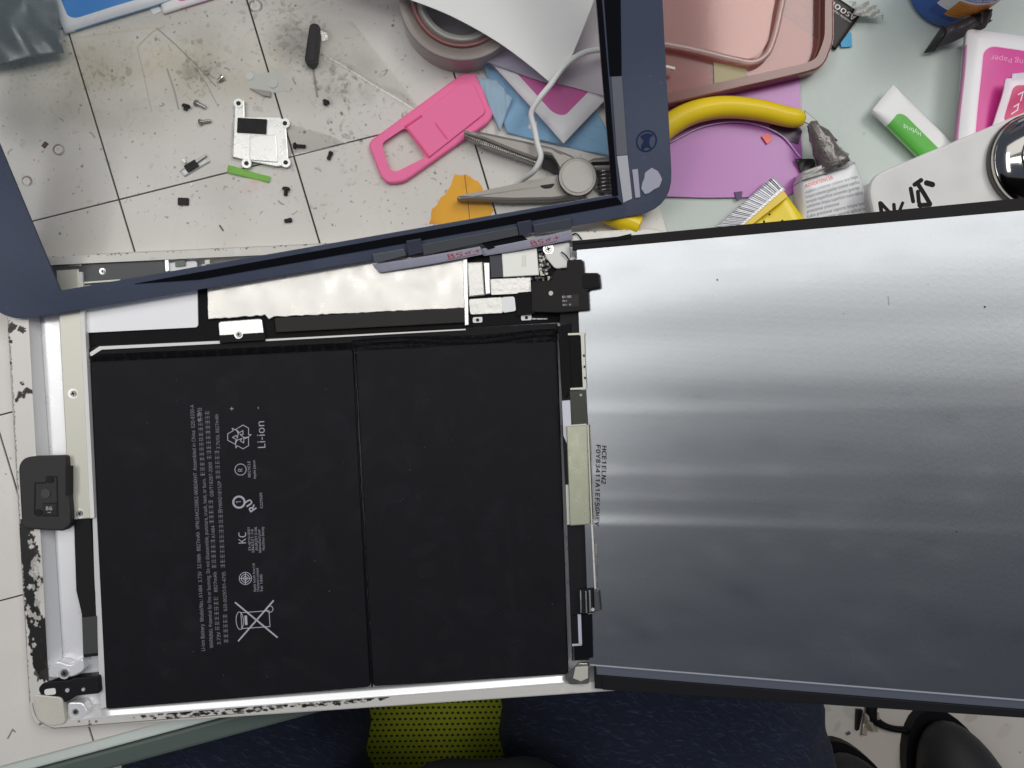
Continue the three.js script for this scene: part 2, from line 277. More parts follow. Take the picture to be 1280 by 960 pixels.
{
  const denim = canvasTex(512, 512, (g, w, h) => {
    g.fillStyle = '#161e32'; g.fillRect(0, 0, w, h); const R = rng(6);
    for (let i = 0; i < 9000; i++) { const x = R() * w, y = R() * h, l = 3 + R() * 14, a = -.9 + R() * 1.1; g.strokeStyle = R() > .5 ? `rgba(104,126,164,${R() * .5})` : `rgba(8,10,20,${R() * .5})`; g.lineWidth = .8; g.beginPath(); g.moveTo(x, y); g.lineTo(x + l * Math.cos(a), y + l * Math.sin(a)); g.stroke(); }
  });
  denim.repeat.set(5.5, 5.5);
  const jeans = std('#ffffff', .95, 0, { map: denim, bumpMap: denim, bumpScale: .0010 });
  const person = thing('person', 'seated person in dark blue jeans and a black shirt at the bench', 'person', V3(0, FLOOR, .3));
  const LEG = [[[-.135, -.215, .40], [-.152, -.205, -.02], .082, .054, [-.15, -.64, -.02]], [[.140, -.225, .42], [.074, -.210, -.02], .120, .076, [.05, -.64, -.02]]];
  const legs = surface([0, -.40, .22, .36], 84, (x, y, z) => {
    let d = 9; for (const [hip, knee, rh, rk, ank] of LEG) { let e = capsule(x, y, z, hip, knee, rh, rk); e = smin(e, capsule(x, y, z, knee, ank, rk * .95, .046), .03); d = Math.min(d, e); }
    const hips = capsule(x, y, z, [-.08, -.18, .47], [.09, -.18, .47], .105, .105); d = smin(d, hips, .06);
    return d + .0034 * Math.sin(z * 46 - x * 62 + 2.2 * Math.sin(x * 24 + y * 30)) * Math.max(0, Math.sin(z * 17 + x * 11)) + .0022 * Math.sin(x * 90 + z * 40) * Math.sin(z * 70 - x * 30 + y * 50) + .0018 * Math.sin(z * 160 + x * 60);
  });
  part('jeans', legs, jeans, person);
  const shirt = surface([-.02, -.09, .36, .24], 64, (x, y, z) => {
    const q = Math.hypot((x + .015) / .16, (y + .085) / .12, (z - .362) / .178); let d = (q - 1) * .125;
    return d + .004 * Math.sin(x * 48 + y * 20) * Math.cos(y * 42 + z * 24) + .002 * Math.sin(x * 110 - z * 60);
  });
  part('shirt', shirt, std([.012, .012, .014], .95, 0, { bumpMap: rep(fine, .01), bumpScale: .0004 }), person);
  for (const [hip, knee, , , ank] of LEG) { const s = new THREE.SphereGeometry(1, 24, 16).scale(.045, .045, .13).translate(ank[0], FLOOR + .04, ank[2] - .06); part('shoe', s, M.blackMatt, person); }
}
{
  // pair of black shoes standing on the floor
  const prof = (u) => Math.sin(Math.PI * Math.min(1, u * .5 + .04));
  function shoe(px, py, label, turn, w, l) {
    const p = hit(px, py, FLOOR + .05), o = thing('shoe', label, 'shoe', V3(p.x, FLOOR, p.z), null);
    const up = new THREE.SphereGeometry(1, 36, 24).scale(w / 2, .062, l / 2).rotateY(turn); { const q = up.attributes.position; for (let i = 0; i < q.count; i++) if (q.getY(i) < -.03) q.setY(i, -.03); } up.computeVertexNormals();
    part('upper', up.translate(p.x, FLOOR + .046, p.z), std([.03, .028, .03], .55, 0, { bumpMap: rep(fine, .03), bumpScale: .0006 }), o);
    const sole = new THREE.CylinderGeometry(1, 1, .016, 40).scale(w / 2 * 1.06, 1, l / 2 * 1.03).rotateY(turn); part('sole', sole.translate(p.x, FLOOR + .008, p.z), M.black, o);
  }
  shoe(1222, 1028, 'large black shoe on the pale floor at the lower right corner', .35, .108, .25);
  shoe(1108, 1062, 'black shoe on the pale floor beside the jeans, smaller in view', .5, .10, .25);
  // litter
  const loop = new THREE.TorusGeometry(.034, .0055, 10, 40).scale(1.25, .7, 1).rotateX(-Math.PI / 2); const lp = hit(1128, 886, FLOOR); loop.translate(lp.x, FLOOR + .006, lp.z);
  solo('cable_loop', loop, M.black, 'black loop of cable lying on the pale floor', 'cable');
  const wr = quad(ragged([[1078, 893], [1100, 893], [1098, 912], [1080, 916]], 40, 3, 4).slice(0, 4), FLOOR + .006, .001, { lift: (u, v) => .008 * Math.sin(u * 9) * Math.sin(v * 7), n: 12, m: 12 });
  solo('crumpled_wrapper', wr, std([.5, .45, .36], .6), 'crumpled brownish scrap lying on the pale floor', 'scrap');
  const st = slab([[1072, 888], [1079, 888], [1074, 912], [1071, 914]], FLOOR + .0005, .006); solo('black_strip', st, M.black, 'thin black strip on the floor next to the crumpled scrap', 'strip');
  solo('floor_crumb', bar(1061, 917, FLOOR + .0004, .005, .003, .003, .5), M.steelDark, 'tiny dark crumb on the floor left of the black strip', 'crumb');
}
// ---------------------------------------------------------------- tablet body
const tablet = thing('tablet_body', 'opened silver tablet body showing black battery and circuit board', 'tablet body', hit(440, 600, 0));
{
  const B = T0 + .0003, RIM = .0075;
  const flange = plan([-20, 260, 900, 940], 2, RIM, ID, (g) => {
    g.fillStyle = '#d3d0ca'; g.fillRect(-50, 200, 1000, 800); const R = rng(14);
    for (let i = 0; i < 500; i++) { g.fillStyle = `rgba(${R() > .5 ? '245,244,240' : '150,146,136'},${R() * .25})`; g.beginPath(); g.ellipse(R() * 920 - 20, 260 + R() * 680, 1 + R() * 9, 1 + R() * 4, R() * 3, 0, 7); g.fill(); }
    const blot = (x, y, r, k, c) => { g.fillStyle = c; g.beginPath(); for (let a = 0; a < 22; a++) { const q = r * (.55 + R() * .75), t = a / 22 * 6.283; g.lineTo(x + q * Math.cos(t), y + q * k * Math.sin(t)); } g.fill(); };
    // black adhesive left on the left flange
    for (let i = 0; i < 210; i++) { const y = 655 + R() * 190, x = 24 + (y - 655) * .105 + R() * (y < 690 ? 12 : y < 740 ? 14 : y < 775 ? 9 : y < 820 ? 17 : 18); blot(x + 1, y, 2 + R() * 5, 1.5, R() > .2 ? 'rgba(16,14,13,.93)' : 'rgba(52,46,40,.8)'); }
    for (let i = 0; i < 90; i++) { const y = 660 + R() * 175, x = 25 + (y - 655) * .1 + R() * 4; blot(x, y, 2.5 + R() * 3, 2, 'rgba(14,13,12,.95)'); }
    for (let i = 0; i < 46; i++) blot(32 + R() * 20, 665 + R() * 150, .8 + R() * 2.4, 1.3, 'rgba(210,206,198,.85)');
    for (let i = 0; i < 12; i++) blot(40 + R() * 14, 690 + R() * 60, 2 + R() * 5, 1.8, 'rgba(205,201,194,.8)');
    for (const [x, y, r] of [[13, 410, 5], [24, 412, 4], [11, 425, 3], [30, 490, 4], [25, 494, 4], [21, 500, 3], [36, 489, 3], [13, 455, 1.5], [26, 478, 1.5]]) for (let k = 0; k < 4; k++) blot(x + R() * 5 - 2, y + R() * 6 - 3, r * (.4 + R() * .7), 1, 'rgba(22,18,16,.92)');
    g.fillStyle = 'rgba(60,54,46,.55)'; for (let y = 400; y < 880; y += 3) g.fillRect(8.5 + (y - 390) * .053 + R(), y, .6 + R() * 1.3, 2.6);
    // black residue along the front flange
    for (let i = 0; i < 260; i++) { const t = Math.pow(R(), .8), x = 150 + t * 330, y = 897 - (x - 150) * .064 + R() * 10 - 1; blot(x, y, 1 + R() * 4.2, .45, R() > .25 ? 'rgba(18,16,14,.9)' : 'rgba(80,74,66,.7)'); }
    for (let i = 0; i < 130; i++) { const x = 430 + R() * 260, y = 880 - (x - 430) * .07 + R() * 8 - 4; blot(x, y, .6 + R() * 2.2, .5, 'rgba(40,34,28,.7)'); }
    for (let i = 0; i < 40; i++) { const x = 150 + R() * 300, y = 901 - (x - 150) * .064 + R() * 5; blot(x, y, 1 + R() * 3.5, .5, 'rgba(205,200,190,.85)'); }
    for (let i = 0; i < 60; i++) blot(44 + R() * 90, 868 + R() * 40, .6 + R() * 1.6, 1, 'rgba(40,34,26,.55)');
    for (let i = 0; i < 120; i++) { const x = 60 + R() * 760; blot(x, 323 - x * .046 + R() * 6 - 3, .4 + R() * 1.4, .7, 'rgba(60,52,40,.6)'); }
    g.strokeStyle = 'rgba(70,60,44,.7)'; g.lineWidth = 1; g.beginPath(); g.moveTo(39, 880); g.quadraticCurveTo(42, 908, 66, 912); g.lineTo(300, 898); g.stroke();
  });
  const OUT = [[4, 322], [840, 284], [868, 857], [38, 914]], INN = [[30, 331], [820, 294], [848, 846], [62, 904]], LOW = [[46, 340], [808, 304], [836, 828], [82, 884]];
  part('back_plate', slab(OUT, B, .0016, { r: 34, bevel: .0004 }), M.alu, tablet);
  part('rim', flange.planar(slab(OUT, B + .0016, RIM - B - .0016, { r: 30, holes: [INN], hr: 20, bevel: .0005 })), std('#ffffff', .42, .15, { map: flange.tex }), tablet, 'pale flange with ragged black adhesive residue');
  { // sloping inner wall
    const a = rounded(local(INN, RIM), 20 * .00029), b = rounded(local(LOW, B + .002), 14 * .00029), pos = [], idx = [], n = a.length;
    for (let i = 0; i < n; i++) pos.push(a[i].x, RIM - .0008, a[i].y, b[i].x, B + .0018, b[i].y);
    for (let i = 0; i < n; i++) { const j = (i + 1) % n; idx.push(2 * i, 2 * i + 1, 2 * j + 1, 2 * i, 2 * j + 1, 2 * j); }
    const g = new THREE.BufferGeometry(); g.setAttribute('position', new THREE.Float32BufferAttribute(pos, 3)); g.setIndex(idx);
    const f = g.toNonIndexed(); f.computeVertexNormals(); f.setAttribute('uv', new THREE.Float32BufferAttribute(new Float32Array(f.attributes.position.count * 2), 2));
    part('inner_wall', f, std([.84, .84, .85], .38, .3), tablet);
  }
  part('front_ledge', quad([[126, 886], [706, 842], [709, 855], [128, 899]], [B + .0040, B + .0040, B + .0056, B + .0056], .002, { n: 40, m: 4 }), std([.93, .93, .93], .35, .6), tablet, 'bright silver ledge in front of the battery');
  // battery
  const BT = .0058;
  const label = plan([100, 420, 720, 895], 3.2, BT, ID, (g) => {
    g.fillStyle = '#141318'; g.fillRect(0, 300, 900, 700); const R = rng(31);
    for (let i = 0; i < 900; i++) { g.fillStyle = `rgba(${R() > .5 ? '60,60,68' : '10,10,12'},${R() * .08})`; g.beginPath(); g.ellipse(100 + R() * 620, 420 + R() * 470, 3 + R() * 26, 2 + R() * 12, R() * 3, 0, 7); g.fill(); }
    for (let i = 0; i < 90; i++) { g.fillStyle = `rgba(200,200,205,${R() * .6})`; g.fillRect(100 + R() * 620, 420 + R() * 470, .4 + R() * .7, .4 + R() * .7); }
    const ink = 'rgba(190,190,200,.9)'; g.fillStyle = g.strokeStyle = ink; g.lineCap = 'round'; g.lineJoin = 'round';
    // text that runs upwards; (x, y) is where it starts, s its height
    const up = (str, x, y, s, len, font = 'sans-serif') => { g.save(); g.translate(x, y); g.rotate(-Math.PI / 2 - .045); g.font = `${s}px ${font}`; const w = g.measureText(str).width; g.scale(len ? len / w : 1, 1); g.fillText(str, 0, 0); g.restore(); };
    const han = (x, y, s, n) => { g.save(); g.translate(x, y); g.rotate(-Math.PI / 2 - .045); g.lineWidth = .42; for (let k = 0; k < n; k++) { g.beginPath(); for (let q = 0; q < 5; q++) { const a = k * s * 1.04, v = R(); if (q < 3) { const yy = -s * (.1 + .36 * q); g.moveTo(a + s * .08, yy); g.lineTo(a + s * .85, yy); } else { const xx = a + s * (.2 + .5 * v); g.moveTo(xx, -s * .05); g.lineTo(xx, -s * .9); } } g.stroke(); } g.restore(); };
    g.globalAlpha = .8;
    up('Li-ion Battery  Model/No.: A1484  3.73V  32.9Wh  8827mAh  VPN:DAK220862-W0604XHT  Assembled in China  020-8330-A', 254, 816, 6.4, 310);
    up('WARNING: Potential for fire or burning. Do not disassemble, puncture, crush, heat, or burn.', 264, 812, 6.2, 214); han(254, 596, 6, 14); up('4.3V', 248.5, 528, 6, 14);
    up('3.73V', 273, 808, 6, 16); han(272, 790, 6, 7); up('8827mAh', 269, 742, 6, 26); han(268, 712, 6, 6); up('A1484', 266, 674, 6, 16); han(265, 656, 6, 5); up('GB/T18287-2000', 264, 622, 6, 44); han(262, 575, 6, 10);
    han(283, 806, 6, 6); up('020-00297/01-4795', 281, 766, 6, 50); han(279, 712, 6, 12); up('YYWXD18152P', 275, 640, 6, 38); han(273, 600, 6, 6); up('3.7V/0L 8827mAh', 272, 562, 6, 44);
    g.globalAlpha = 1;
    up('Li-ion', 329, 562, 13, 36); up('+', 291, 514, 10); up('-', 323, 512, 10);
    { // three chasing arrows
      const cx = 297, cy = 547; g.lineWidth = 1.05;
      for (let k = 0; k < 3; k++) { g.save(); g.translate(cx, cy); g.rotate(-Math.PI / 2 + k * 2.094); g.beginPath(); g.moveTo(-9, -6); g.lineTo(-4, -15); g.lineTo(4, -15); g.lineTo(8, -8); g.lineTo(11, -9.5); g.lineTo(7, -1.5); g.lineTo(-1.5, -3); g.lineTo(2, -4.6); g.lineTo(-.5, -9); g.lineTo(-4, -3); g.closePath(); g.stroke(); g.restore(); }
    }
    g.lineWidth = 1; g.beginPath(); g.arc(298, 588, 7, 0, 7); g.stroke(); up('R', 301, 591, 8); up('RECYCLE', 311, 598, 4.6, 21); up('Apple Japan', 317, 600, 4.2, 24);
    g.lineWidth = 2.6; g.beginPath(); g.arc(296, 629, 7, 0, 7); g.stroke(); g.lineWidth = 1.2; up('1', 299, 631, 9); g.save(); g.translate(319, 638); g.rotate(-Math.PI / 2 - .6); g.font = 'bold 13px sans-serif'; g.fillText('RU', 0, 0); g.restore(); up('E229509', 326, 637, 4.6, 20);
    up('K', 305, 682, 13); up('C', 305, 674, 13); for (let k = 0; k < 5; k++) up(['EX-4010-0001', 'SN4321-14', 'AUR2013-06', 'Manufacturer', 'Huizhou Desay'][k], 311 + k * 4.3, 690 + (k % 2) * 3, 4.4, 30);
    g.lineWidth = 1; for (const r of [7.6, 5, 2.4]) { g.beginPath(); g.arc(304, 725, r, 0, 7); g.stroke(); } g.beginPath(); g.moveTo(304, 718); g.lineTo(304, 732); g.moveTo(297, 725); g.lineTo(311, 725); g.stroke();
    for (let k = 0; k < 3; k++) up(['Apple South Asia Ltd', 'Thailand Limited', 'Tel 1800'][k], 317 + k * 4.4, 742, 4.2, [36, 30, 22][k]);
    g.save(); g.translate(317, 777); g.rotate(-.06); g.lineWidth = 2.1; g.beginPath(); g.moveTo(-24, -23); g.lineTo(25, 24); g.moveTo(-23, 25); g.lineTo(23, -22); g.stroke(); g.lineWidth = 1; g.strokeRect(-18, -10, 35, 20); g.beginPath(); g.arc(18, -12, 4, 0, 7); g.stroke(); g.beginPath(); g.ellipse(-20, 0, 4.5, 11, 0, 0, 7); g.stroke(); g.fillRect(-14, -6, 3.4, 12); g.restore();
  });
  const cellM = phy('#ffffff', .55, 0, { map: label.tex, specularIntensity: .3 }), foil = std([.014, .014, .017], .2, 0, { bumpMap: rep(noiseTex(128, 71, 0, 255, 3, [.5, 1]), .05), bumpScale: .0006 });
  const bat = new THREE.Group(); bat.name = 'battery'; tablet.add(bat);
  part('cell', label.planar(slab([[112, 452], [441, 437], [463, 859], [132, 887]], B + .0017, BT - B - .0017, { r: 5, bevel: .0005 })), cellM, bat, 'battery cell with printed white label');
  part('cell', label.planar(slab([[444, 437], [697, 425], [711, 843], [466, 858.5]], B + .0017, BT - B - .0017, { r: 5, bevel: .0005 })), cellM, bat, 'plain battery cell');
  part('wrap_fold', quad([[112, 443], [440, 428], [441, 437.5], [112, 453]], BT - .0004, .003, { n: 60, m: 8, lift: (u, v) => .00035 * Math.sin(v * 6.3 + Math.sin(u * 9)) }), foil, bat);
  part('wrap_fold', quad([[440, 424], [697, 411], [697, 427], [441, 438]], BT - .0004, .003, { n: 60, m: 8, lift: (u, v) => .0008 * Math.sin(v * 7 + 1.4 * Math.sin(u * 8)) }), foil, bat);
  part('control_board', slab([[108, 437], [120, 431], [440, 417], [697, 404], [698, 416], [441, 430], [110, 449]], B + .0017, .0026, { bevel: .0003 }), M.blackMatt, bat);
  part('lead', tube([[443, 436, BT], [448, 560, BT], [456, 700, BT], [465, 858, BT]], .0004, { seg: 50, rad: 6 }), M.blackGloss, bat, 'dark seam cord between the two cells');
  // inside left: rail, cable, home button bracket
  const rail = part('steel_rail', slab([[70, 338], [98, 336], [114, 648], [87, 650]], B + .0017, .0040, { bevel: .0004 }), M.cream, tablet, 'cream coated steel rail');
  part('rail_edge', slab([[98, 340], [103, 340], [118, 647], [113, 648]], B + .0017, .0046), M.white, tablet);
  part('battery_border', slab([[104, 440], [110, 436], [133, 884], [126, 886], [118, 720], [113, 560]], B + .0017, .0030), std([.62, .62, .62], .4), tablet);
  function screw(parent, px, py, h, r = .0012) { const s = part('screw', cyl(px, py, h, r, .0005, { r2: r * .85 }), M.steelDark, parent); part('screw_slot', merge(bar(px, py, h + .0005, r * 1.1, r * .3, .00012, .4), bar(px, py, h + .00052, r * .3, r * 1.1, .00012, .4)), M.black, s); part('washer', cyl(px, py, h - .0002, r * 1.4, .0003), M.tin, s); }
  screw(rail, 91, 492, B + .0057); screw(rail, 99, 642, B + .0057);
  part('ribbon_cable', slab([[92, 649], [113, 648], [120, 740], [122, 820], [104, 822], [102, 768], [95, 738]], B + .0017, .0030, { bevel: .0002 }), M.blackMatt, tablet);
  part('ribbon_label', slab([[103, 772], [121, 770], [122, 816], [104, 818]], B + .0048, .0002), std([.05, .05, .05], .35), tablet);
  {
    const hb = part('button_bracket', slab([[22, 571], [82, 569.5], [88, 640], [88, 656], [79, 664], [27, 661]], B + .004, .0046, { r: [18, 3, 3, 3, 3, 8], bevel: .0006 }), std([.022, .020, .021], .62, 0, { bumpMap: rep(fine, .01), bumpScale: .0001 }), tablet, 'black moulded button bracket');
    const T = B + .0086;
    part('groove', merge(slab([[43, 603], [57, 602.5], [57, 604.3], [44.6, 605]], T, .00012), slab([[43, 603], [44.6, 605], [44, 644], [42, 643]], T, .00013), slab([[57, 596], [58.4, 596], [58.4, 604], [57, 604]], T, .00014), slab([[58, 595], [70, 595], [70, 596.6], [58, 596.6]], T, .00012), slab([[70, 595], [71.6, 595], [73, 645], [71.3, 645]], T, .00013), slab([[53, 629], [72, 628], [72, 629.6], [53, 630.8]], T, .00012), slab([[53, 644], [73, 644], [73, 645.6], [53, 645.6]], T, .00012)), M.black, hb);
    part('stud', cyl(57, 617, T, .0016, .0003), std([.03, .028, .03], .4), hb); part('stud', cyl(63, 600, T, .0011, .0003), M.black, hb); part('stud', cyl(48, 641, T, .0012, .0003), M.black, hb);
    const code = canvasTex(64, 64, (g) => { g.fillStyle = '#141213'; g.fillRect(0, 0, 64, 64); g.fillStyle = '#a8a59c'; g.font = 'bold 30px sans-serif'; g.fillText('86', 14, 36); g.fillRect(24, 46, 16, 4); });
    part('printed_code', quad([[53, 630], [70, 630], [70, 644], [53, 644]], T + .0002, .0001, { n: 2, m: 2 }), std('#ffffff', .6, 0, { map: code }), hb);
    part('spacer', bar(84, 601, B + .006, .0012, .010, .003, 0), M.black, tablet);
  }
  // lower left corner
  part('corner_block', slab([[40, 868], [78, 872], [82, 905], [62, 908], [46, 900]], B + .0017, .0058, { r: 6, bevel: .0003 }), flangeM(), tablet);
  function flangeM() { return std([.62, .60, .52], .5, .1, { roughnessMap: rep(fine, .02) }); }
  part('connector', slab([[47, 861], [54, 853], [88, 850], [92, 848], [123, 845], [125, 867], [95, 870], [84, 878], [54, 876]], B + .0017, .0052, { r: 4, bevel: .0004 }), M.black, tablet);
  part('contact_pad', slab([[55, 862], [69, 860], [70, 868], [56, 869]], B + .0070, .0003, { r: 3 }), M.white, tablet);
  part('screw_boss', slab([[58, 836], [72, 826], [88, 832], [104, 822], [106, 838], [92, 846], [66, 848], [56, 846]], B + .0017, .0046, { r: 5, bevel: .0005 }), M.alu, tablet); screw(tablet, 80, 842, B + .0064, .0014);
  part('screw_boss', slab([[84, 878], [104, 878], [112, 892], [100, 900], [84, 898]], B + .0017, .0040, { r: 5, bevel: .0005 }), M.alu, tablet); screw(tablet, 94, 890, B + .0057, .0010);
  part('screw', cyl(84, 863, B + .0069, .0007, .0004), M.tin, tablet); part('screw', cyl(104, 862, B + .0069, .0006, .0004), M.tin, tablet);
  // circuit board at the top
  part('board', slab([[106, 346], [300, 334], [700, 312], [716, 392], [700, 402], [441, 417], [118, 431], [107, 438]], B + .0017, .0022), M.foam, tablet, 'black insulated circuit board');
  part('white_pad', slab([[106, 336], [246, 326], [247.5, 409], [107, 416]], B + .004, .0007, { r: 4 }), std([.90, .90, .92], .35), tablet);
  part('battery_margin', slab([[112, 441], [124, 433], [275, 426], [275, 429.5], [127, 437], [113, 446]], B + .0045, .0003), M.white, tablet);
  part('battery_margin', slab([[332, 424], [582, 411], [582, 412.6], [332, 426.4]], B + .0045, .0003), M.white, tablet);
  const can = part('shield', slab(ragged([[259, 334], [582, 318], [582, 385], [342, 396], [336, 399], [331, 394], [276, 398], [260, 399]], 5, .7, 5), B + .004, .0012, { bevel: .0002 }), std([.68, .66, .62], .42, .35, { roughnessMap: rep(coarse, .04) }), tablet, 'cream metal shield with ragged edge');
  part('shield_fence', slab([[578.5, 320], [584, 320], [586, 406], [581, 407]], B + .004, .0018, { bevel: .0002 }), M.tin, tablet);
  part('foam_strip', slab([[343, 397.5], [580, 384.5], [582, 403], [345, 415.5]], B + .004, .0016, { bevel: .0003, r: 2 }), std([.030, .026, .025], .9, 0, { bumpMap: rep(fine, .006), bumpScale: .0002 }), tablet, 'long dark foam strip');
  const br = part('clip_bracket', slab([[272.5, 402], [327, 398], [330.5, 424], [274.5, 428]], B + .0045, .0012, { r: 4, bevel: .0003 }), M.tin, tablet, 'small screwed metal bracket');
  part('bracket_tape', slab([[273.5, 419], [330, 415.5], [331, 425], [275, 428.5]], B + .0058, .0002), M.blackMatt, br); screw(br, 298, 418, B + .0060, .0011);
  // connectors, cans and parts on the right of the board
  part('module_frame', slab([[584, 328], [603, 327], [606, 369], [586, 371]], B + .004, .0018, { bevel: .0004 }), M.silverTape, tablet);
  part('module_frame', slab([[604.5, 328], [612, 328], [613, 367], [607, 368]], B + .004, .0022, { bevel: .0003 }), M.tin, tablet);
  part('foam_pad', slab([[612, 320], [628, 318], [629, 346], [614, 347]], B + .004, .0012), std([.045, .046, .06], .6), tablet);
  const chip = part('chip', slab([[627, 316], [671, 308], [674, 344], [629, 346.5]], B + .004, .0016, { bevel: .00025 }), std([.66, .66, .62], .35, .2), tablet, 'pale shielded chip');
  part('chip_print', merge(...[0, 1, 2].map((k) => bar(653 + k * 2, 326, B + .0056, .0002, .0042, .0001))), M.smd, chip);
  part('foil_tape', slab([[613, 349], [663, 347], [664, 366], [614, 368.5]], B + .004, .0009, { r: 1.5 }), M.silverTape, tablet); part('foil_tape', slab([[586, 374], [628, 371.5], [629, 391], [588, 393]], B + .004, .0008, { r: 3 }), M.silverTape, tablet);
  part('white_label', slab([[627, 371.5], [643, 370.5], [645, 388.5], [629, 391]], B + .0042, .0008, { r: 3 }), std([.85, .85, .86], .4), tablet);
  for (const [x, y, w] of [[597, 400, 12], [658, 397, 13]]) { const f = part('contact_pad', slab([[x - w / 2, y - 3.4], [x + w / 2, y - 4], [x + w / 2, y + 3], [x - w / 2, y + 3.6]], B + .004, .0006, { r: 2 }), M.white, tablet); part('hole', cyl(x, y, B + .0046, .0006, .0001), M.black, f); }
  { const R = rng(77), g = [], d = []; for (let i = 0; i < 95; i++) { const a = R(), x = a < .75 ? 674 + R() * 16 : 640 + R() * 50, y = a < .75 ? 310 + R() * 34 : 346 + R() * 4; (R() > .5 ? g : d).push(bar(x, y, B + .004, .0004 + R() * .0007, .0003 + R() * .0005, .0004 + R() * .0004, R() > .5 ? 1.57 : 0)); } tag(part('components', merge(...g), M.smd, tablet), null, null, null, 'stuff'); tag(part('components', merge(...d), M.smdDark, tablet), null, null, null, 'stuff'); }
  { const g = []; const R = rng(12); for (let i = 0; i < 14; i++) g.push(bar(664 + i * 1.5, 398.5, B + .0041, .0002 + R() * .0002, .0005, .0001)); part('board_print', merge(...g), M.white, tablet); }
  const ear = part('screw_plate', slab([[681, 306], [712, 303], [714, 334], [694, 336], [681, 320]], B + .0044, .0012, { r: [6, 2, 3, 4, 6], bevel: .0003 }), M.white, tablet, 'white plate with screw'); screw(ear, 685.5, 311, B + .0058, .0014);
  part('thin_wire', tube([[702, 315, B + .0063], [707, 319, B + .0068], [712, 326, B + .0063]], .00025, { seg: 16, rad: 6 }), M.black, tablet); part('thin_wire', tube([[709, 297, RIM + .0005], [720, 292, RIM + .001], [727, 299, RIM + .0006]], .00025, { seg: 16, rad: 6 }), M.black, tablet);
  // behind the glass, upper left
  const sp = part('cover_plate', slab([[60, 330], [206, 324], [208, 346], [150, 354], [72, 358]], B + .004, .0012, { bevel: .0003 }), std([.05, .052, .056], .4, .3), tablet, 'dark grey plate under the glass'); screw(sp, 128, 339, B + .0053, .0008); part('plate_slot', slab([[86, 330], [102, 329], [102, 332], [86, 333]], B + .0053, .0003), M.steelDark, sp); part('plate_slot', slab([[98, 353], [150, 349], [150, 351], [98, 355]], B + .0053, .0004), M.cream, sp);
  part('fence', slab([[206, 322], [210, 322], [211, 338], [207, 339]], B + .004, .002), M.tin, tablet); part('connector', slab([[219, 326], [231, 325], [231, 332], [219, 333]], B + .004, .0016), std([.12, .15, .13], .4), tablet); part('connector', slab([[256, 325], [262, 324.5], [262, 330], [256, 330.5]], B + .004, .0016), M.cream, tablet);
  for (const [x, y] of [[99, 366], [141, 361]]) part('contact_pad', bar(x, y, B + .004, .0016, .003, .0008), M.cream, tablet);
}

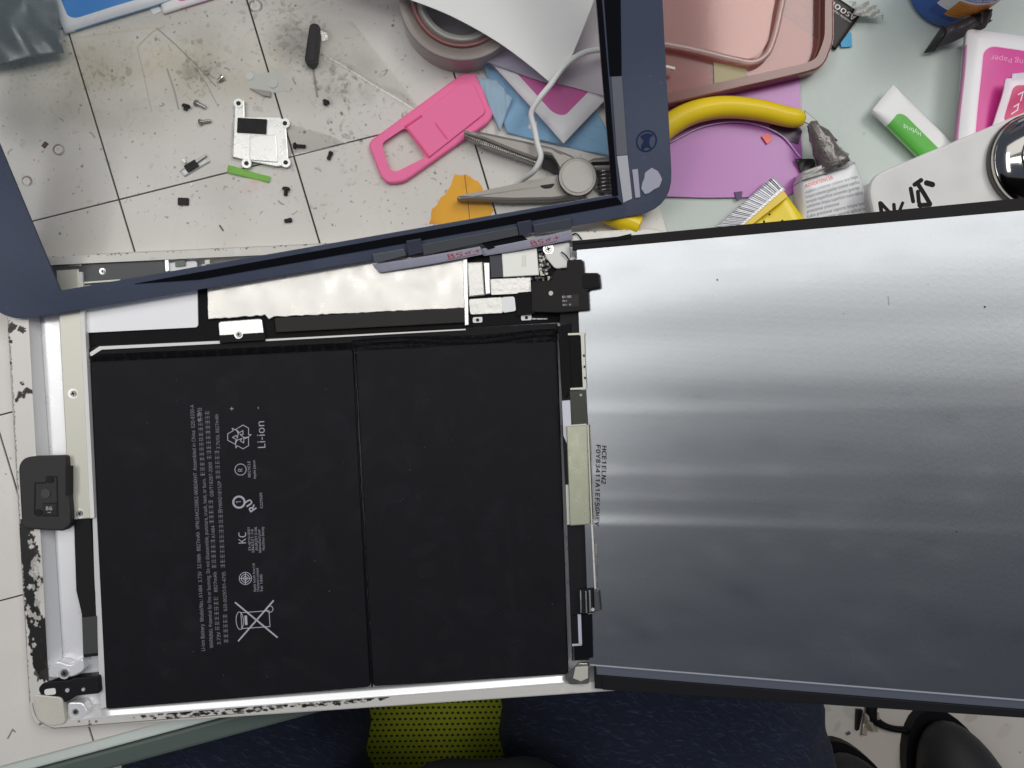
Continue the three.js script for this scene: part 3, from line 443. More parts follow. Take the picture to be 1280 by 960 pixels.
// ---------------------------------------------------------------- display panel, propped up to the right
const vp = (x, y) => V3(x - 640, 480 - y, -FOCAL).applyQuaternion(camera.quaternion).normalize();
function frame(origin, X, Z) { const Y = Z.clone().cross(X).normalize(), z = X.clone().cross(Y).normalize(); return new THREE.Matrix4().makeBasis(X.clone().normalize(), Y, z).setPosition(origin); }
const LX = vp(-2614, 619).negate(), LZ = V3(-LX.z, 0, LX.x).normalize();
const LCD = frame(hit(732, 580, .0098), LX, LZ);
const lcd = thing('display_panel', 'silver backed display panel lifted at its right side', 'display panel', null, null, LCD);
{
  const F = LCD, RX = .203, at = (x, y, h = 0) => hit(x, y, h, F), yAt = (x0, y0, x1, y1, X) => { const a = at(x0, y0), b = at(x1, y1); return a.z + (b.z - a.z) * (X - a.x) / (b.x - a.x); };
  const P = (x, z) => V2(x, z), zT = (X) => yAt(850, 302, 1280, 264, X), zO = (X) => yAt(850, 289, 1280, 248, X), zB = (X) => yAt(735, 828, 1280, 872, X), zK = (X) => yAt(850, 852, 1280, 887, X), zL = (X) => yAt(800, 865, 1280, 897, X);
  const xl = at(722, 308).x, xb = at(738, 828).x;
  const print = plan([716, 240, 1300, 900], 1.7, 0, F, (g) => {
    g.fillStyle = '#dcdee1'; g.fillRect(600, 100, 900, 900); const R = rng(52);
    for (let i = 0; i < 26000; i++) { const l = R(); g.fillStyle = l > .5 ? `rgba(255,255,255,${R() * .1})` : `rgba(140,144,150,${R() * .06})`; g.fillRect(716 + R() * 590, 240 + R() * 660, .6 + R() * 1.4, .7 + R() * 2.4); }
    for (let i = 0; i < 16; i++) { g.fillStyle = `rgba(60,62,66,${.2 + R() * .4})`; g.fillRect(760 + R() * 500, 330 + R() * 460, .6 + R() * 1.4, .6 + R()); }
    const txt = (s, x, y, h, len) => { g.save(); g.translate(x, y); g.rotate(Math.PI / 2 + .02); g.fillStyle = '#1d2022'; g.font = `bold ${h}px monospace`; const w = g.measureText(s).width; g.scale(len / w, 1); g.fillText(s, 0, 0); g.restore(); };
    txt('HCE1ELN2', 760.5, 551, 8.5, 48); txt('F0Y83411A1EF5GNEY', 752, 550, 8.5, 101);
    g.strokeStyle = 'rgba(70,72,76,.5)'; g.lineWidth = .8; g.beginPath(); g.moveTo(1130, 356); g.lineTo(1131, 366); g.stroke(); for (const [x, y] of [[1240, 364], [918, 344]]) { g.fillStyle = '#4b4e52'; g.beginPath(); g.arc(x, y, 1.2, 0, 7); g.fill(); }
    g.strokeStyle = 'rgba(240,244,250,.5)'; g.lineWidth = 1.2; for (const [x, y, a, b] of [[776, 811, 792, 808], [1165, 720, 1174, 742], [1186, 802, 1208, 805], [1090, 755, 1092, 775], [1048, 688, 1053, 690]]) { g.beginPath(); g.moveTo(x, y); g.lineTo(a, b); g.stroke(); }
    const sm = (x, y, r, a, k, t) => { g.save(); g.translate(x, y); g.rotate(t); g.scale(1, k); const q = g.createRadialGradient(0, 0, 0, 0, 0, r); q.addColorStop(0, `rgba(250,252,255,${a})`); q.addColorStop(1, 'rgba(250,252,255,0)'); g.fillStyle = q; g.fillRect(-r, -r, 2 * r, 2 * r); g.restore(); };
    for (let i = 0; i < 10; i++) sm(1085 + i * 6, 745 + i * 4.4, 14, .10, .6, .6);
  });
  const dull = plan([716, 240, 1300, 900], 1, 0, F, (g) => {          // fingerprints and dull patches in the gloss
    g.fillStyle = 'rgb(128,128,128)'; g.fillRect(600, 100, 900, 900); const R = rng(60);
    for (let i = 0; i < 160; i++) { const x = 716 + R() * 590, y = 240 + R() * 660, r = 14 + R() * 70, q = g.createRadialGradient(0, 0, 0, 0, 0, r), l = R() > .5; q.addColorStop(0, l ? 'rgba(200,200,200,.12)' : 'rgba(70,70,70,.12)'); q.addColorStop(1, 'rgba(128,128,128,0)'); g.save(); g.translate(x, y); g.scale(1, .4); g.fillStyle = q; g.fillRect(-r, -r, 2 * r, 2 * r); g.restore(); }
  }, false);
  // back sheet: pressed metal that is not quite flat
  const RIP = [[.12, .05, .00010, 1, .2], [.22, .04, -.00010, .4, .4], [.33, .05, .00012, -.8, .2], [.545, .022, .00026, -.3, 3.2], [.60, .018, .00014, .5, 3.4], [.665, .020, .00040, .3, 2.4], [.40, .028, .00020, -.4, 1.0], [.84, .08, .00008, -.6, 0]];
  const n = 60, m = 260, W = [], uv = [], idx = [];
  for (let j = 0; j <= m; j++) for (let i = 0; i <= n; i++) {
    const X = xl + (RX - xl) * i / n, X2 = xb + (RX - xb) * i / n, v = j / m, x = X + (X2 - X) * v, z = zT(x) + (zB(x) - zT(x)) * v, u = i / n;
    const e = Math.min(1, Math.min(v, 1 - v) * 14);
    let rip = 0; for (const [c, w, A, ph, fade] of RIP) { let q = (v + ph * (u - .3) * .06 + .006 * Math.sin(u * 4.3 + ph * 5) - c) / w; if (w < .03 && q > 0) q /= 6; rip += A * Math.exp(-q * q) * Math.exp(-fade * u) * (.8 + .2 * Math.sin(u * 3.7 + ph * 9)); }
    W.push(x, .0015 + e * (rip + .00015 * Math.sin(u * 5 + v * 3)), z);
  }
  for (let j = 0; j < m; j++) for (let i = 0; i < n; i++) { const a = j * (n + 1) + i; idx.push(a, a + n + 1, a + n + 2, a, a + n + 2, a + 1); }
  const g = new THREE.BufferGeometry(); g.setAttribute('position', new THREE.Float32BufferAttribute(W, 3)); g.setIndex(idx); g.computeVertexNormals(); g.applyMatrix4(F);
  print.planar(g);
  part('back_sheet', g, std('#acaeb0', .60, 1, { map: print.tex, roughnessMap: dull.tex, bumpMap: rep(noiseTex(256, 90, 0, 255, 3), .03), bumpScale: .000009 }), lcd, 'silver metal back sheet');
  const body = slabLocal([P(xl + .001, zO(xl)), P(RX, zO(RX)), P(RX, zL(RX)), P(xb + .001, zL(xb))], -.0036, .0034, { F, bevel: .0003 });
  part('panel', body, M.black, lcd);
  const strip = (x0, x1, za, zb, h, t, b = .0002) => slabLocal([P(x0, za(x0)), P(x1, za(x1)), P(x1, zb(x1)), P(x0, zb(x0))], h, t, { F, bevel: b });
  part('black_edge', strip(at(716, 300).x, RX, zO, zT, -.0005, .0018), phy([.012, .010, .010], .6, 0, { specularIntensity: .4 }), lcd, 'black tape along the far edge');
  part('black_edge', slabLocal([[716, 306], [745, 303], [790, 293], [790, 299]].map(([x, y]) => { const p = at(x, y); return P(p.x, p.z); }), .0012, .0005, { F }), M.foam, lcd);
  part('folded_edge', strip(xb, RX, (x) => zB(x) - .0003, (x) => zB(x) + .0008, -.0004, .0016, .0003), std([.86, .87, .90], .3, .7), lcd, 'bright folded metal lip');
  part('side_band', strip(xb + .002, RX, (x) => zB(x) + .0009, zK, -.0010, .0010), std([.17, .185, .23], .45, .8), lcd, 'blue grey metal band');
  part('black_edge', strip(xb + .004, RX, zK, zL, -.0012, .0016), M.black, lcd);
  const c = part('corner_tab', slab([[705, 847], [722, 829], [735, 829], [736, 855], [712, 856]], .0003, .0012, { F, bevel: .0003, r: 3 }), M.steelDark, lcd, 'bent metal corner tab');
  part('corner_pad', slab([[719, 834], [735, 833], [735, 848], [726, 852], [716, 848]], .0015, .0006, { F, bevel: .0002 }), M.cream, lcd);
  // driver board along the left side
  const s = (px, h, t, o = {}) => slab(px, h + .0014, t, { F, ...o });
  part('side_flex', s([[700, 390], [728, 388], [730, 480], [722, 560], [722, 640], [740, 660], [744, 740], [741, 825], [715, 826], [709, 660], [703, 540]], -.0022, .0012), M.black, lcd, 'black ribbon along the side');
  part('flex_fold', s([[697, 408], [713, 404], [716, 488], [706, 498], [702, 494]], -.0008, .0008, { bevel: .0002 }), M.foam, lcd);
  part('frame_edge', merge(s([[710, 416.5], [731, 416], [731, 418.4], [710, 419]], .0001, .0008), s([[726, 418], [730, 418], [733, 486], [729, 486]], .0001, .0009), s([[713, 485], [731, 484], [731, 486.6], [713, 487.4]], .0001, .0008)), M.cream, lcd, 'thin cream metal frame');
  part('connector_cover', s([[712, 420], [725.5, 419.5], [728.5, 484], [715, 485]], -.0006, .0010), M.foam, lcd);
  for (let k = 0; k < 3; k++) part('hole', s([[728.5 + k * .8, 443 + k * 14], [731 + k * .7, 443 + k * 14], [731 + k * .7, 446 + k * 14], [728.8 + k * .8, 446 + k * 14]], .0010, .0001), M.black, lcd);
  part('driver_board', s([[712, 489], [732, 487], [735, 534], [716, 534]], -.0006, .0014), std([.022, .026, .014], .42), lcd); part('solder_dot', (() => { const p = at(727, 494, .001), q = new THREE.SphereGeometry(.0006, 12, 8).translate(p.x, .0023, p.z); return q.applyMatrix4(F); })(), M.smd, lcd);
  part('white_tab', s([[702, 501], [713, 500], [714.5, 540], [709, 556], [704, 545]], -.0006, .0010, { bevel: .0002 }), std([.60, .60, .68], .4, .2), lcd);
  const sh = part('metal_shield', s([[707.5, 532], [734, 530.5], [738, 656], [712, 657.5]], .0001, .0014, { bevel: .0004, r: 2 }), M.greenShield, lcd, 'greenish metal shield');
  part('shield_edge', merge(s([[707, 531.5], [733, 529.6], [733, 531.4], [707, 533.2]], .0013, .0004), s([[734, 531], [735.6, 531], [740.5, 655], [739, 656]], .0010, .0005)), M.cream, sh);
  part('white_tab', s([[707, 606], [713, 606], [716, 642], [721, 644], [721, 655], [709, 656]], -.0002, .0008), M.cream, lcd);
  part('steel_edge', s([[739, 656], [741, 656], [745, 736], [743, 736]], .0001, .0010), M.tin, lcd); part('steel_edge', s([[736, 534], [738, 533], [741, 610], [746, 650], [747, 735], [745, 735], [742, 650]], -.0001, .0007), M.steelDark, lcd);
  const cn = part('connector', s([[723, 737], [741, 735], [742, 766], [724, 768]], .0001, .0014, { bevel: .0002 }), M.black, lcd, 'black board connector'); part('pin', merge(s([[725, 738], [726.4, 738], [727, 766], [725.6, 766]], .0016, .0003), s([[731.5, 739], [733, 739], [734, 766], [732.4, 766]], .0016, .0003), s([[736, 738], [738, 738], [739, 765], [737, 765]], .0016, .0004)), M.steel, cn);
  part('plug', s([[742, 738], [748, 739], [750, 763], [743, 765]], .0003, .0016, { bevel: .0003 }), std([.06, .065, .07], .4), lcd); part('solder_dot', cyl(741, 762, .0032, .0006, .0004, { F }), M.tin, lcd);
  part('frame_edge', merge(s([[722, 768], [726, 768], [727.5, 806], [723.5, 806]], .0001, .0006), s([[715, 805], [727, 804.5], [727, 807], [715, 807.5]], .0001, .0006)), M.lavender, lcd, 'grey metal bracket edge'); part('connector_cover', s([[713, 770], [721.5, 769], [723, 804], [715, 805]], -.0006, .0011), M.foam, lcd); part('connector_cover', s([[728, 769], [740, 767], [741, 822], [717, 825], [716, 809], [728, 807]], -.0004, .0010), M.blackGloss, lcd);
  part('rail', s([[716, 808], [717.4, 808], [718, 828], [716.6, 828]], .0001, .0005), M.steel, lcd);
  // cross shaped flex that joins the panel to the circuit board
  const fx = part('display_flex', s([[664, 352], [690, 350], [690, 342], [697, 336], [708, 338], [708.5, 325], [727.5, 324], [729, 341], [748, 341], [750, 360], [734, 363], [735.5, 388], [700, 391], [664, 390]], .0012, .0010, { bevel: .0003, r: 2.5 }), phy([.013, .011, .011], .6, 0, { specularIntensity: .5 }), lcd, 'black flex cable with printed text');
  part('flex_cap', s([[727.5, 343], [747, 342.5], [748.5, 359], [729, 361]], .0022, .0004, { r: 3, bevel: .0001 }), M.blackMatt, fx); part('flex_tail', s([[642, 366], [668, 364], [668, 392], [646, 395]], .0012, .0007), M.foam, fx);
  const ft = canvasTex(256, 128, (g) => { g.fillStyle = '#1b1819'; g.fillRect(0, 0, 256, 128); g.fillStyle = '#d8d6d2'; g.font = 'bold 30px monospace'; g.fillText('821-1892', 4, 30); g.font = 'bold 24px monospace'; g.fillText('94V-0', 4, 70); g.fillText('3213 - 06', 4, 112); });
  part('printed_text', quad([[702, 369], [723, 368], [724, 383], [703, 384]], .0038, .0001, { F, n: 2, m: 2 }), std('#ffffff', .6, 0, { map: ft }), fx);
  part('dot', cyl(688.5, 366.5, .0036, .0008, .0003, { F }), M.smd, fx);
}

// ---------------------------------------------------------------- front glass, tilted up away from the bench
const DO = hit(-6, 405.5, .0100), DX = hit(842, 261.5, .0100).sub(DO), DW = DX.length(); DX.normalize();
let DZ = vp(1001, 2466); DZ.addScaledVector(DX, -DZ.dot(DX)).normalize();
const DIG = frame(DO, DX, DZ);
const dig = thing('front_glass', 'tablet front glass with dark blue frame, tilted over the bench', 'front glass', null, null, DIG);
{
  const F = DIG, H = DW * .1695 / .240, P = (x, z) => V2(x, -z);
  const a = hit(75, 365, 0, F), b = hit(771, 243.5, 0, F), zi0 = -a.z, zi1 = -b.z, xi0 = a.x, xi1 = b.x;
  const outer = [P(0, H), P(DW, H), P(DW, 0), P(0, 0)], inner = [P(xi0, H - zi0), P(xi1, H - zi1), P(xi1, zi1), P(xi0, zi0)];
  const frameTex = canvasTex(256, 256, (g) => { g.fillStyle = '#4d5366'; g.fillRect(0, 0, 256, 256); const R = rng(2); for (let i = 0; i < 60; i++) { const x = R() * 256, y = R() * 256, r = 20 + R() * 50, q = g.createRadialGradient(x, y, 0, x, y, r); q.addColorStop(0, 'rgba(100,106,124,.16)'); q.addColorStop(1, 'rgba(100,106,124,0)'); g.fillStyle = q; g.fillRect(x - r, y - r, 2 * r, 2 * r); } for (let i = 0; i < 120; i++) { g.fillStyle = `rgba(190,200,220,${R() * .3})`; g.fillRect(R() * 256, R() * 256, 1, 1); } });
  const fr = part('bezel', slabLocal(outer, -.0009, .0009, { r: .0135, bevel: .00025, holes: [inner], F }), phy('#ffffff', .14, 0, { map: (frameTex.repeat.set(9, 9), frameTex) }), dig, 'dark blue grey glass frame');
  const pane = slabLocal(inner.map((p) => p.clone()), -.0005, .00001, { F });
  { // one sheet of clear glass
    const g = new THREE.PlaneGeometry(xi1 - xi0 - .0002, H - zi0 - zi1).rotateX(-Math.PI / 2).translate((xi0 + xi1) / 2, -.0004, -(H - zi0 + zi1) / 2 + (zi1 - zi1));
    const s = new THREE.Shape(inner.map((p) => V2(p.x, -p.y))), q = new THREE.ShapeGeometry(s).rotateX(-Math.PI / 2).translate(0, -.0004, 0).applyMatrix4(F);
    part('pane', q, phy([.965, .965, .96], .2, 0, { transmission: 1, thickness: 0, ior: 1.45 }), dig, 'clear glass pane');
  }
  part('rim_edge', slabLocal(outer, -.0013, .0004, { r: .0135, holes: [[P(.0006, H - .0006), P(DW - .0006, H - .0006), P(DW - .0006, .0006), P(.0006, .0006)]], hr: .013, F }), std([.55, .56, .62], .3, .2), dig, 'pale ground edge of the glass');
  // black border of the aperture, right and front
  const L = (pts) => pts.map(([x, y]) => { const p = hit(x, y, 0, F); return V2(p.x, p.z); });
  part('black_border', slabLocal(L([[752, -40], [775, -40], [777, 95], [762, 95]]), -.0002, .0004, { F }), M.blackGloss, dig); const bx = hit(753, 60, 0, F);
  part('black_border', slabLocal([V2(bx.x - .0006, -(H - zi1)), V2(xi1 + .0004, -(H - zi1)), V2(xi1 + .0004, -zi1 + .0002), V2(xi1 - .0016, -zi1 + .0002)], -.0007, .0010, { F }), M.blackGloss, dig);
  part('black_border', slabLocal(L([[168, 354.5], [771, 246], [778, 255], [600, 287], [420, 319], [250, 349]]), -.0002, .0005, { F }), M.blackGloss, dig);
  part('painted_sheen', slabLocal(L([[771, 195], [784, 194], [790, 248], [779, 253]]), .0001, .0002, { F }), std([.70, .70, .74], .3, .2), dig, 'pale strip painted as a reflection on the frame'); part('painted_sheen', slabLocal(L([[764, 96], [777, 95], [784, 193], [771, 194]]), .0001, .0002, { F }), std([.26, .27, .30], .3, .4), dig);  // grey and pale slabs paint the reflection along the glossy inner strip
  const ring = (r0, r1) => { const p = hit(808, 176, 0, F), s = new THREE.Shape().absarc(p.x, -p.z, r1, 0, Math.PI * 2); s.holes.push(new THREE.Path().absarc(p.x, -p.z, r0, 0, Math.PI * 2)); return new THREE.ExtrudeGeometry(s, { depth: .00012, bevelEnabled: false, curveSegments: 40 }).rotateX(-Math.PI / 2).translate(0, .0001, 0).applyMatrix4(F); };
  const em = part('emblem', ring(.0032, .0036), std([.012, .025, .085], .5), dig, 'round dark blue printed emblem');
  part('emblem_figure', slabLocal(L([[800, 170], [808, 166], [817, 168], [812, 172], [811, 180], [815, 186], [807, 183], [803, 189], [801, 182], [805, 176]]), .0001, .00012, { F, r: .0006 }), std([.012, .025, .085], .5), em);
  part('painted_reflection', slabLocal(L(ragged([[801, 236], [806, 216], [814, 210], [822, 213], [827, 224], [823, 234], [812, 240], [806, 242]], 6, .8, 2)), .0002, .0002, { F }), M.lavender, dig, 'lavender patch painted as a reflection on the frame'); part('painted_reflection', slabLocal(L([[790, 212], [797, 211], [800, 246], [794, 247]]), .0002, .0002, { F }), M.lavender, dig);  // lavender slabs put reflections on the bezel into solid colour
  // touch flex along the front edge and its tags
  const dk = std([.055, .06, .085], .35), gy = std([.16, .17, .19], .3, .3);
  const tf = (px, h, t, m, name, label) => part(name, slabLocal(L(px), h, t, { F, bevel: .0001 }), m, dig, label);
  tf([[466, 317], [505, 310], [508, 318], [468, 328]], .0003, .0008, gy, 'touch_flex', 'grey touch ribbon end'); tf([[508, 300], [526, 297], [528, 314], [511, 318]], .0006, .0010, dk, 'flex_clip'); tf([[526, 305], [646, 283], [648, 293], [600, 303], [530, 318]], .0003, .0008, std([.09, .095, .105], .4), 'touch_flex', 'dark grey touch ribbon'); tf([[646, 277], [663, 274], [664, 290], [649, 293]], .0006, .0010, dk, 'flex_clip'); tf([[666, 280], [713, 272], [714, 284], [668, 291]], .0004, .0010, std([.075, .08, .10], .3), 'touch_flex', 'glossy dark touch ribbon');
  tf([[600, 302], [650, 292], [660, 300], [610, 312]], -.0005, .0006, M.black, 'touch_flex');
  const hand = (w, tx) => canvasTex(512, 96, (g) => {
    g.fillStyle = '#a9a8ba'; g.fillRect(0, 0, 512, 96); const R = rng(w); for (let i = 0; i < 200; i++) { g.fillStyle = `rgba(255,255,255,${R() * .07})`; g.fillRect(R() * 512, 0, 2, 96); }
    g.strokeStyle = '#b03a3c'; g.lineWidth = 6; g.lineCap = 'round'; g.lineJoin = 'round'; const D = (p) => { g.beginPath(); p.forEach(([x, y], i) => (i ? g.lineTo(tx + x, y) : g.moveTo(tx + x, y))); g.stroke(); };
    D([[0, 84], [150, 78]]); D([[12, 70], [14, 22], [34, 26], [34, 42], [14, 46], [38, 50], [36, 70], [12, 72]]); D([[80, 26], [56, 30], [54, 46], [74, 48], [76, 64], [54, 70]]); D([[96, 44], [112, 40], [116, 56], [100, 62], [94, 50], [112, 40], [124, 30]]); D([[138, 48], [168, 42]]); D([[152, 30], [156, 60]]);
  });
  part('paper_tag', quad([[465, 331], [600, 308], [603, 318], [474, 341]], [.0002, .0006, .0006, -.0002], .0002, { F, n: 20, m: 3, lift: (u) => .0006 * Math.sin(u * 3) }), std('#ffffff', .6, 0, { map: hand(3, 340) }), dig, 'pale tape tag with red handwriting'); part('paper_tag', quad([[597, 312], [714, 287], [716, 299], [605, 320]], [-.0006, .0006, .0004, -.0008], .0002, { F, n: 20, m: 3, lift: (u) => .0010 * Math.sin(u * 3) }), std('#ffffff', .6, 0, { map: hand(5, 270) }), dig, 'pale tape tag with red handwriting');
}
// ---------------------------------------------------------------- printed sachets
function art(w, h, draw) { return canvasTex(w, h, draw); }
const rr = (g, x, y, w, h, r) => { g.beginPath(); g.moveTo(x + r, y); g.arcTo(x + w, y, x + w, y + h, r); g.arcTo(x + w, y + h, x, y + h, r); g.arcTo(x, y + h, x, y, r); g.arcTo(x, y, x + w, y, r); g.closePath(); };
const crease = (g, w, h, n, seed, a = .08) => { const R = rng(seed); for (let i = 0; i < n; i++) { g.strokeStyle = R() > .5 ? `rgba(255,255,255,${a * R()})` : `rgba(40,30,50,${a * R()})`; g.lineWidth = 1 + R() * 3; g.beginPath(); const x = R() * w, y = R() * h; g.moveTo(x, y); g.lineTo(x + (R() - .5) * w * .5, y + (R() - .5) * h * .5); g.stroke(); } };
const wob = (a, f, s = 0) => (u, v) => a * (Math.sin(u * f + s + v * 3) * Math.sin(v * f * 1.2 + u * 2 + s) + .5 * Math.sin((u + v) * f * 2.1 + s));
{
  const blue = art(512, 512, (g) => { g.fillStyle = '#e3e6ea'; g.fillRect(0, 0, 512, 512); rr(g, 34, -60, 460, 520, 40); g.fillStyle = '#1a7fd0'; g.fill(); crease(g, 512, 512, 30, 3); });
  solo('sachet', quad([[35, -70], [215, -118], [252, -12], [81, 41]], T0 + .0022, .0012, { puff: .001, lift: wob(.0003, 5) }), std('#ffffff', .4, 0, { map: blue }), 'blue wipe sachet with white border at the top left', 'sachet');
  const pk = art(256, 256, (g) => { g.fillStyle = '#eae6e6'; g.fillRect(0, 0, 256, 256); rr(g, 60, -40, 240, 268, 24); g.fillStyle = '#e0559f'; g.fill(); g.fillStyle = '#f6d4e6'; g.font = '26px sans-serif'; g.save(); g.translate(120, 190); g.rotate(-1.57); g.fillText('Clean', 0, 0); g.restore(); });
  solo('sachet', quad([[190, -40], [268, -76], [292, -10], [204, 17]], T0 + .0015, .0008, { puff: .0006 }), std('#ffffff', .45, 0, { map: pk }), 'small white and pink sachet right of the blue one', 'sachet');
  // dark clear bag at the corner
  const bag = quad([[-60, -60], [62, -50], [78, 64], [-50, 88]], T0 + .006, .0003, { n: 40, m: 40, lift: (u, v) => .0016 * Math.sin(u * 5 + Math.sin(v * 3) * 2) * Math.sin(v * 4 + u * 3) + .0002 * Math.sin(u * 19 - v * 13) });
  solo('plastic_bag', bag, phy([.40, .47, .50], .2, 0, { transmission: .8, thickness: 0, ior: 1.45 }), 'wrinkled dark clear plastic bag at the top left corner', 'bag');
  solo('backing_paper', slab([[186, 10], [196, 4], [202, 14], [192, 18]], T0 + .0002, .0004), M.paper, 'small white paper scrap with a printed mark below the sachets', 'scrap');
}
// ---------------------------------------------------------------- bits on the tiles, left
solo('rubber_strip', merge(slab([[386.5, 30], [392, 27.5], [399, 30], [399.5, 44], [396, 78], [391, 83], [383, 81], [380, 74]], T0, .0035, { r: 4, bevel: .0008 }), slab([[388, 33], [397, 33], [393, 76], [385, 76]], T0 + .0035, .0005, { r: 3, bevel: .0002 })), M.black, 'small upright black rubber strip standing clear on the tiles', 'strip');
{
  const frost = phy([.74, .75, .71], .45, 0, { transmission: .35, thickness: 0 });
  const pl = thing('clear_label', 'frosted clear plastic label above the metal shield plate', 'label', hit(332, 104, T0));
  part('label_body', slab([[309, 90], [318, 88], [320, 92], [353, 89], [356, 114], [342, 116], [311, 110]], T0, .0005, { r: 3 }), frost, pl); part('label_fold', slab([[312, 110], [338, 114], [338, 121], [328, 119]], T0 + .0005, .0008), std([.25, .24, .23], .4, .4), pl); part('label_hole', cyl(341, 104, T0 + .0005, .0017, .0003), std([.55, .55, .52], .3), pl); part('label_ring', cyl(312, 95, T0 + .0003, .0014, .0004), std([.62, .62, .6], .3), pl);
  const sp = thing('shield_plate', 'shiny silver shield plate with a black foam pad', 'shield plate', hit(328, 170, T0));
  part('plate', slab([[293.5, 127], [305, 125], [305.5, 146], [350, 146], [357, 152], [361, 206], [345, 208], [310, 201], [291, 196]], T0 + .0012, .0010, { r: [1, 1, 1, 1, 2, 2, 2, 2], bevel: .0002 }), M.tin, sp);
  part('raised_panel', slab([[312, 170], [345, 168], [347, 203], [312, 200]], T0 + .0022, .0004, { r: 2, bevel: .0002 }), M.tin, sp);
  part('foam_pad', slab([[297, 147], [333, 149], [332, 167], [296, 165]], T0 + .0022, .0008), M.foam, sp);
  for (const [x, y] of [[298, 129], [356, 154], [357, 203], [308, 204]]) { const e = part('screw_ear', cyl(x, y, T0 + .0010, .0017, .0014), M.tin, sp); part('hole', cyl(x, y, T0 + .0024, .0008, .0001), M.black, e); }
  part('side_wall', slab([[291, 150], [293, 150], [292, 196], [290, 196]], T0, .0022), M.steelDark, sp);
  solo('tape_strip', quad([[285, 206], [338, 221], [336.5, 228], [284, 216]], T0 + .0010, .0003, { n: 20, m: 3, lift: (u) => .0004 * Math.sin(u * 7) }), std([.20, .52, .05], .5), 'bright green tape strip below the silver shield plate', 'tape');
  // clear film
  const film = phy([.95, .95, .94], .08, 0, { transmission: 1, thickness: 0, ior: 1.5 });
  solo('clear_film', quad([[392, 24], [440, 26], [536, 150], [400, 66]], T0 + .0015, .0001, { lift: wob(.0006, 4) }), film, 'triangular clear film right of the black rubber strip', 'film'); solo('clear_film', quad([[362, 153], [420, 172], [436, 180], [362, 196]], T0 + .0006, .0001), film, 'clear film scrap right of the silver shield plate', 'film');
}
function looseScrew(px, py, ang, label, dark, len = .0035, head = .0013) {
  const p = hit(px, py, T0 + .0008), o = thing('screw', label, 'screw', V3(p.x, T0, p.z)), m = dark ? M.blackMatt : M.steel;
  const place = (g) => g.rotateZ(Math.PI / 2).rotateY(ang).translate(p.x, T0 + .0011, p.z);
  const threads = [new THREE.CylinderGeometry(.00058, .00058, len, 10)]; for (let k = 0; k < 5; k++) threads.push(new THREE.TorusGeometry(.00062, .00014, 6, 12).rotateX(Math.PI / 2).translate(0, (-.4 + k * .19) * len, 0));
  part('shank', place(mergeGeometries(threads.map((g) => g.toNonIndexed()))), m, o); part('head', place(new THREE.CylinderGeometry(head, head * .8, .0008, 16).translate(0, -len / 2 - .0004, 0)), m, o);
}
looseScrew(252, 132, 2.7, 'upper silver screw of the close pair left of the shield plate'); looseScrew(258, 152, 3.3, 'lower silver screw of the close pair left of the shield plate');
looseScrew(376, 183, 3.1, 'black screw lying just right of the silver shield plate', true); looseScrew(357.5, 241, 1.5, 'short dark screw below the lower right ear of the shield plate', true, .0022, .0015); looseScrew(359, 276, .2, 'small dark screw near the tablet edge below the tiles', true, .0018, .0009);
looseScrew(232.5, 136, 1.4, 'stubby black screw left of the pair of silver screws', true, .0012, .0016); looseScrew(275, 100, .7, 'silver screw above the shield plate on the dirty tile', false, .0018, .0013); looseScrew(407, 130, 1.2, 'dark screw right of the clear label', true, .001, .0014); looseScrew(412, 196, 1.2, 'dark screw standing left of the pink stand', true, .0022, .0009);
solo('black_chip', bar(228.5, 251.5, T0, .0037, .0026, .0014, -.02, ID, .0002), M.blackMatt, 'small black rectangular chip below the clip connector', 'chip');
{
  const o = thing('clip_connector', 'small silver and black clip connector on the tiles', 'connector', hit(242, 206, T0)), A = -.55;
  part('base', quad([[224, 214], [257, 192], [263, 202], [231, 221]].map((p) => p), T0 + .0008, .0006, { n: 6, m: 4 }), phy([.55, .55, .54], .35, .3), o); part('socket', bar(238.5, 207, T0 + .0008, .0046, .0026, .0012, .55, ID, .0002), M.blackMatt, o); part('clip', bar(251, 198, T0 + .0008, .0044, .0007, .0010, .62), M.steelDark, o); part('clip', bar(230, 201, T0 + .0006, .0008, .0014, .0010, .5), M.steel, o);
}
solo('dark_crumb', bar(239, 231, T0, .0012, .0009, .0006, .4), M.steelDark, 'tiny dark crumb above the small black chip', 'crumb'); solo('dark_crumb', bar(343, 217, T0, .0010, .0010, .0006, .4), M.steelDark, 'tiny dark crumb right of the green tape strip', 'crumb'); solo('black_flake', bar(56, 181, T0, .0022, .0016, .0006, .9), std([.07, .035, .03], .6), 'tiny reddish black flake near the left frame', 'flake'); solo('brown_scrap', slab(ragged([[433, 20], [456, 22], [453, 32], [432, 29]], 6, 1, 3), T0, .0003), std([.16, .13, .11], .7), 'flat brown paper scrap left of the tape roll', 'scrap');
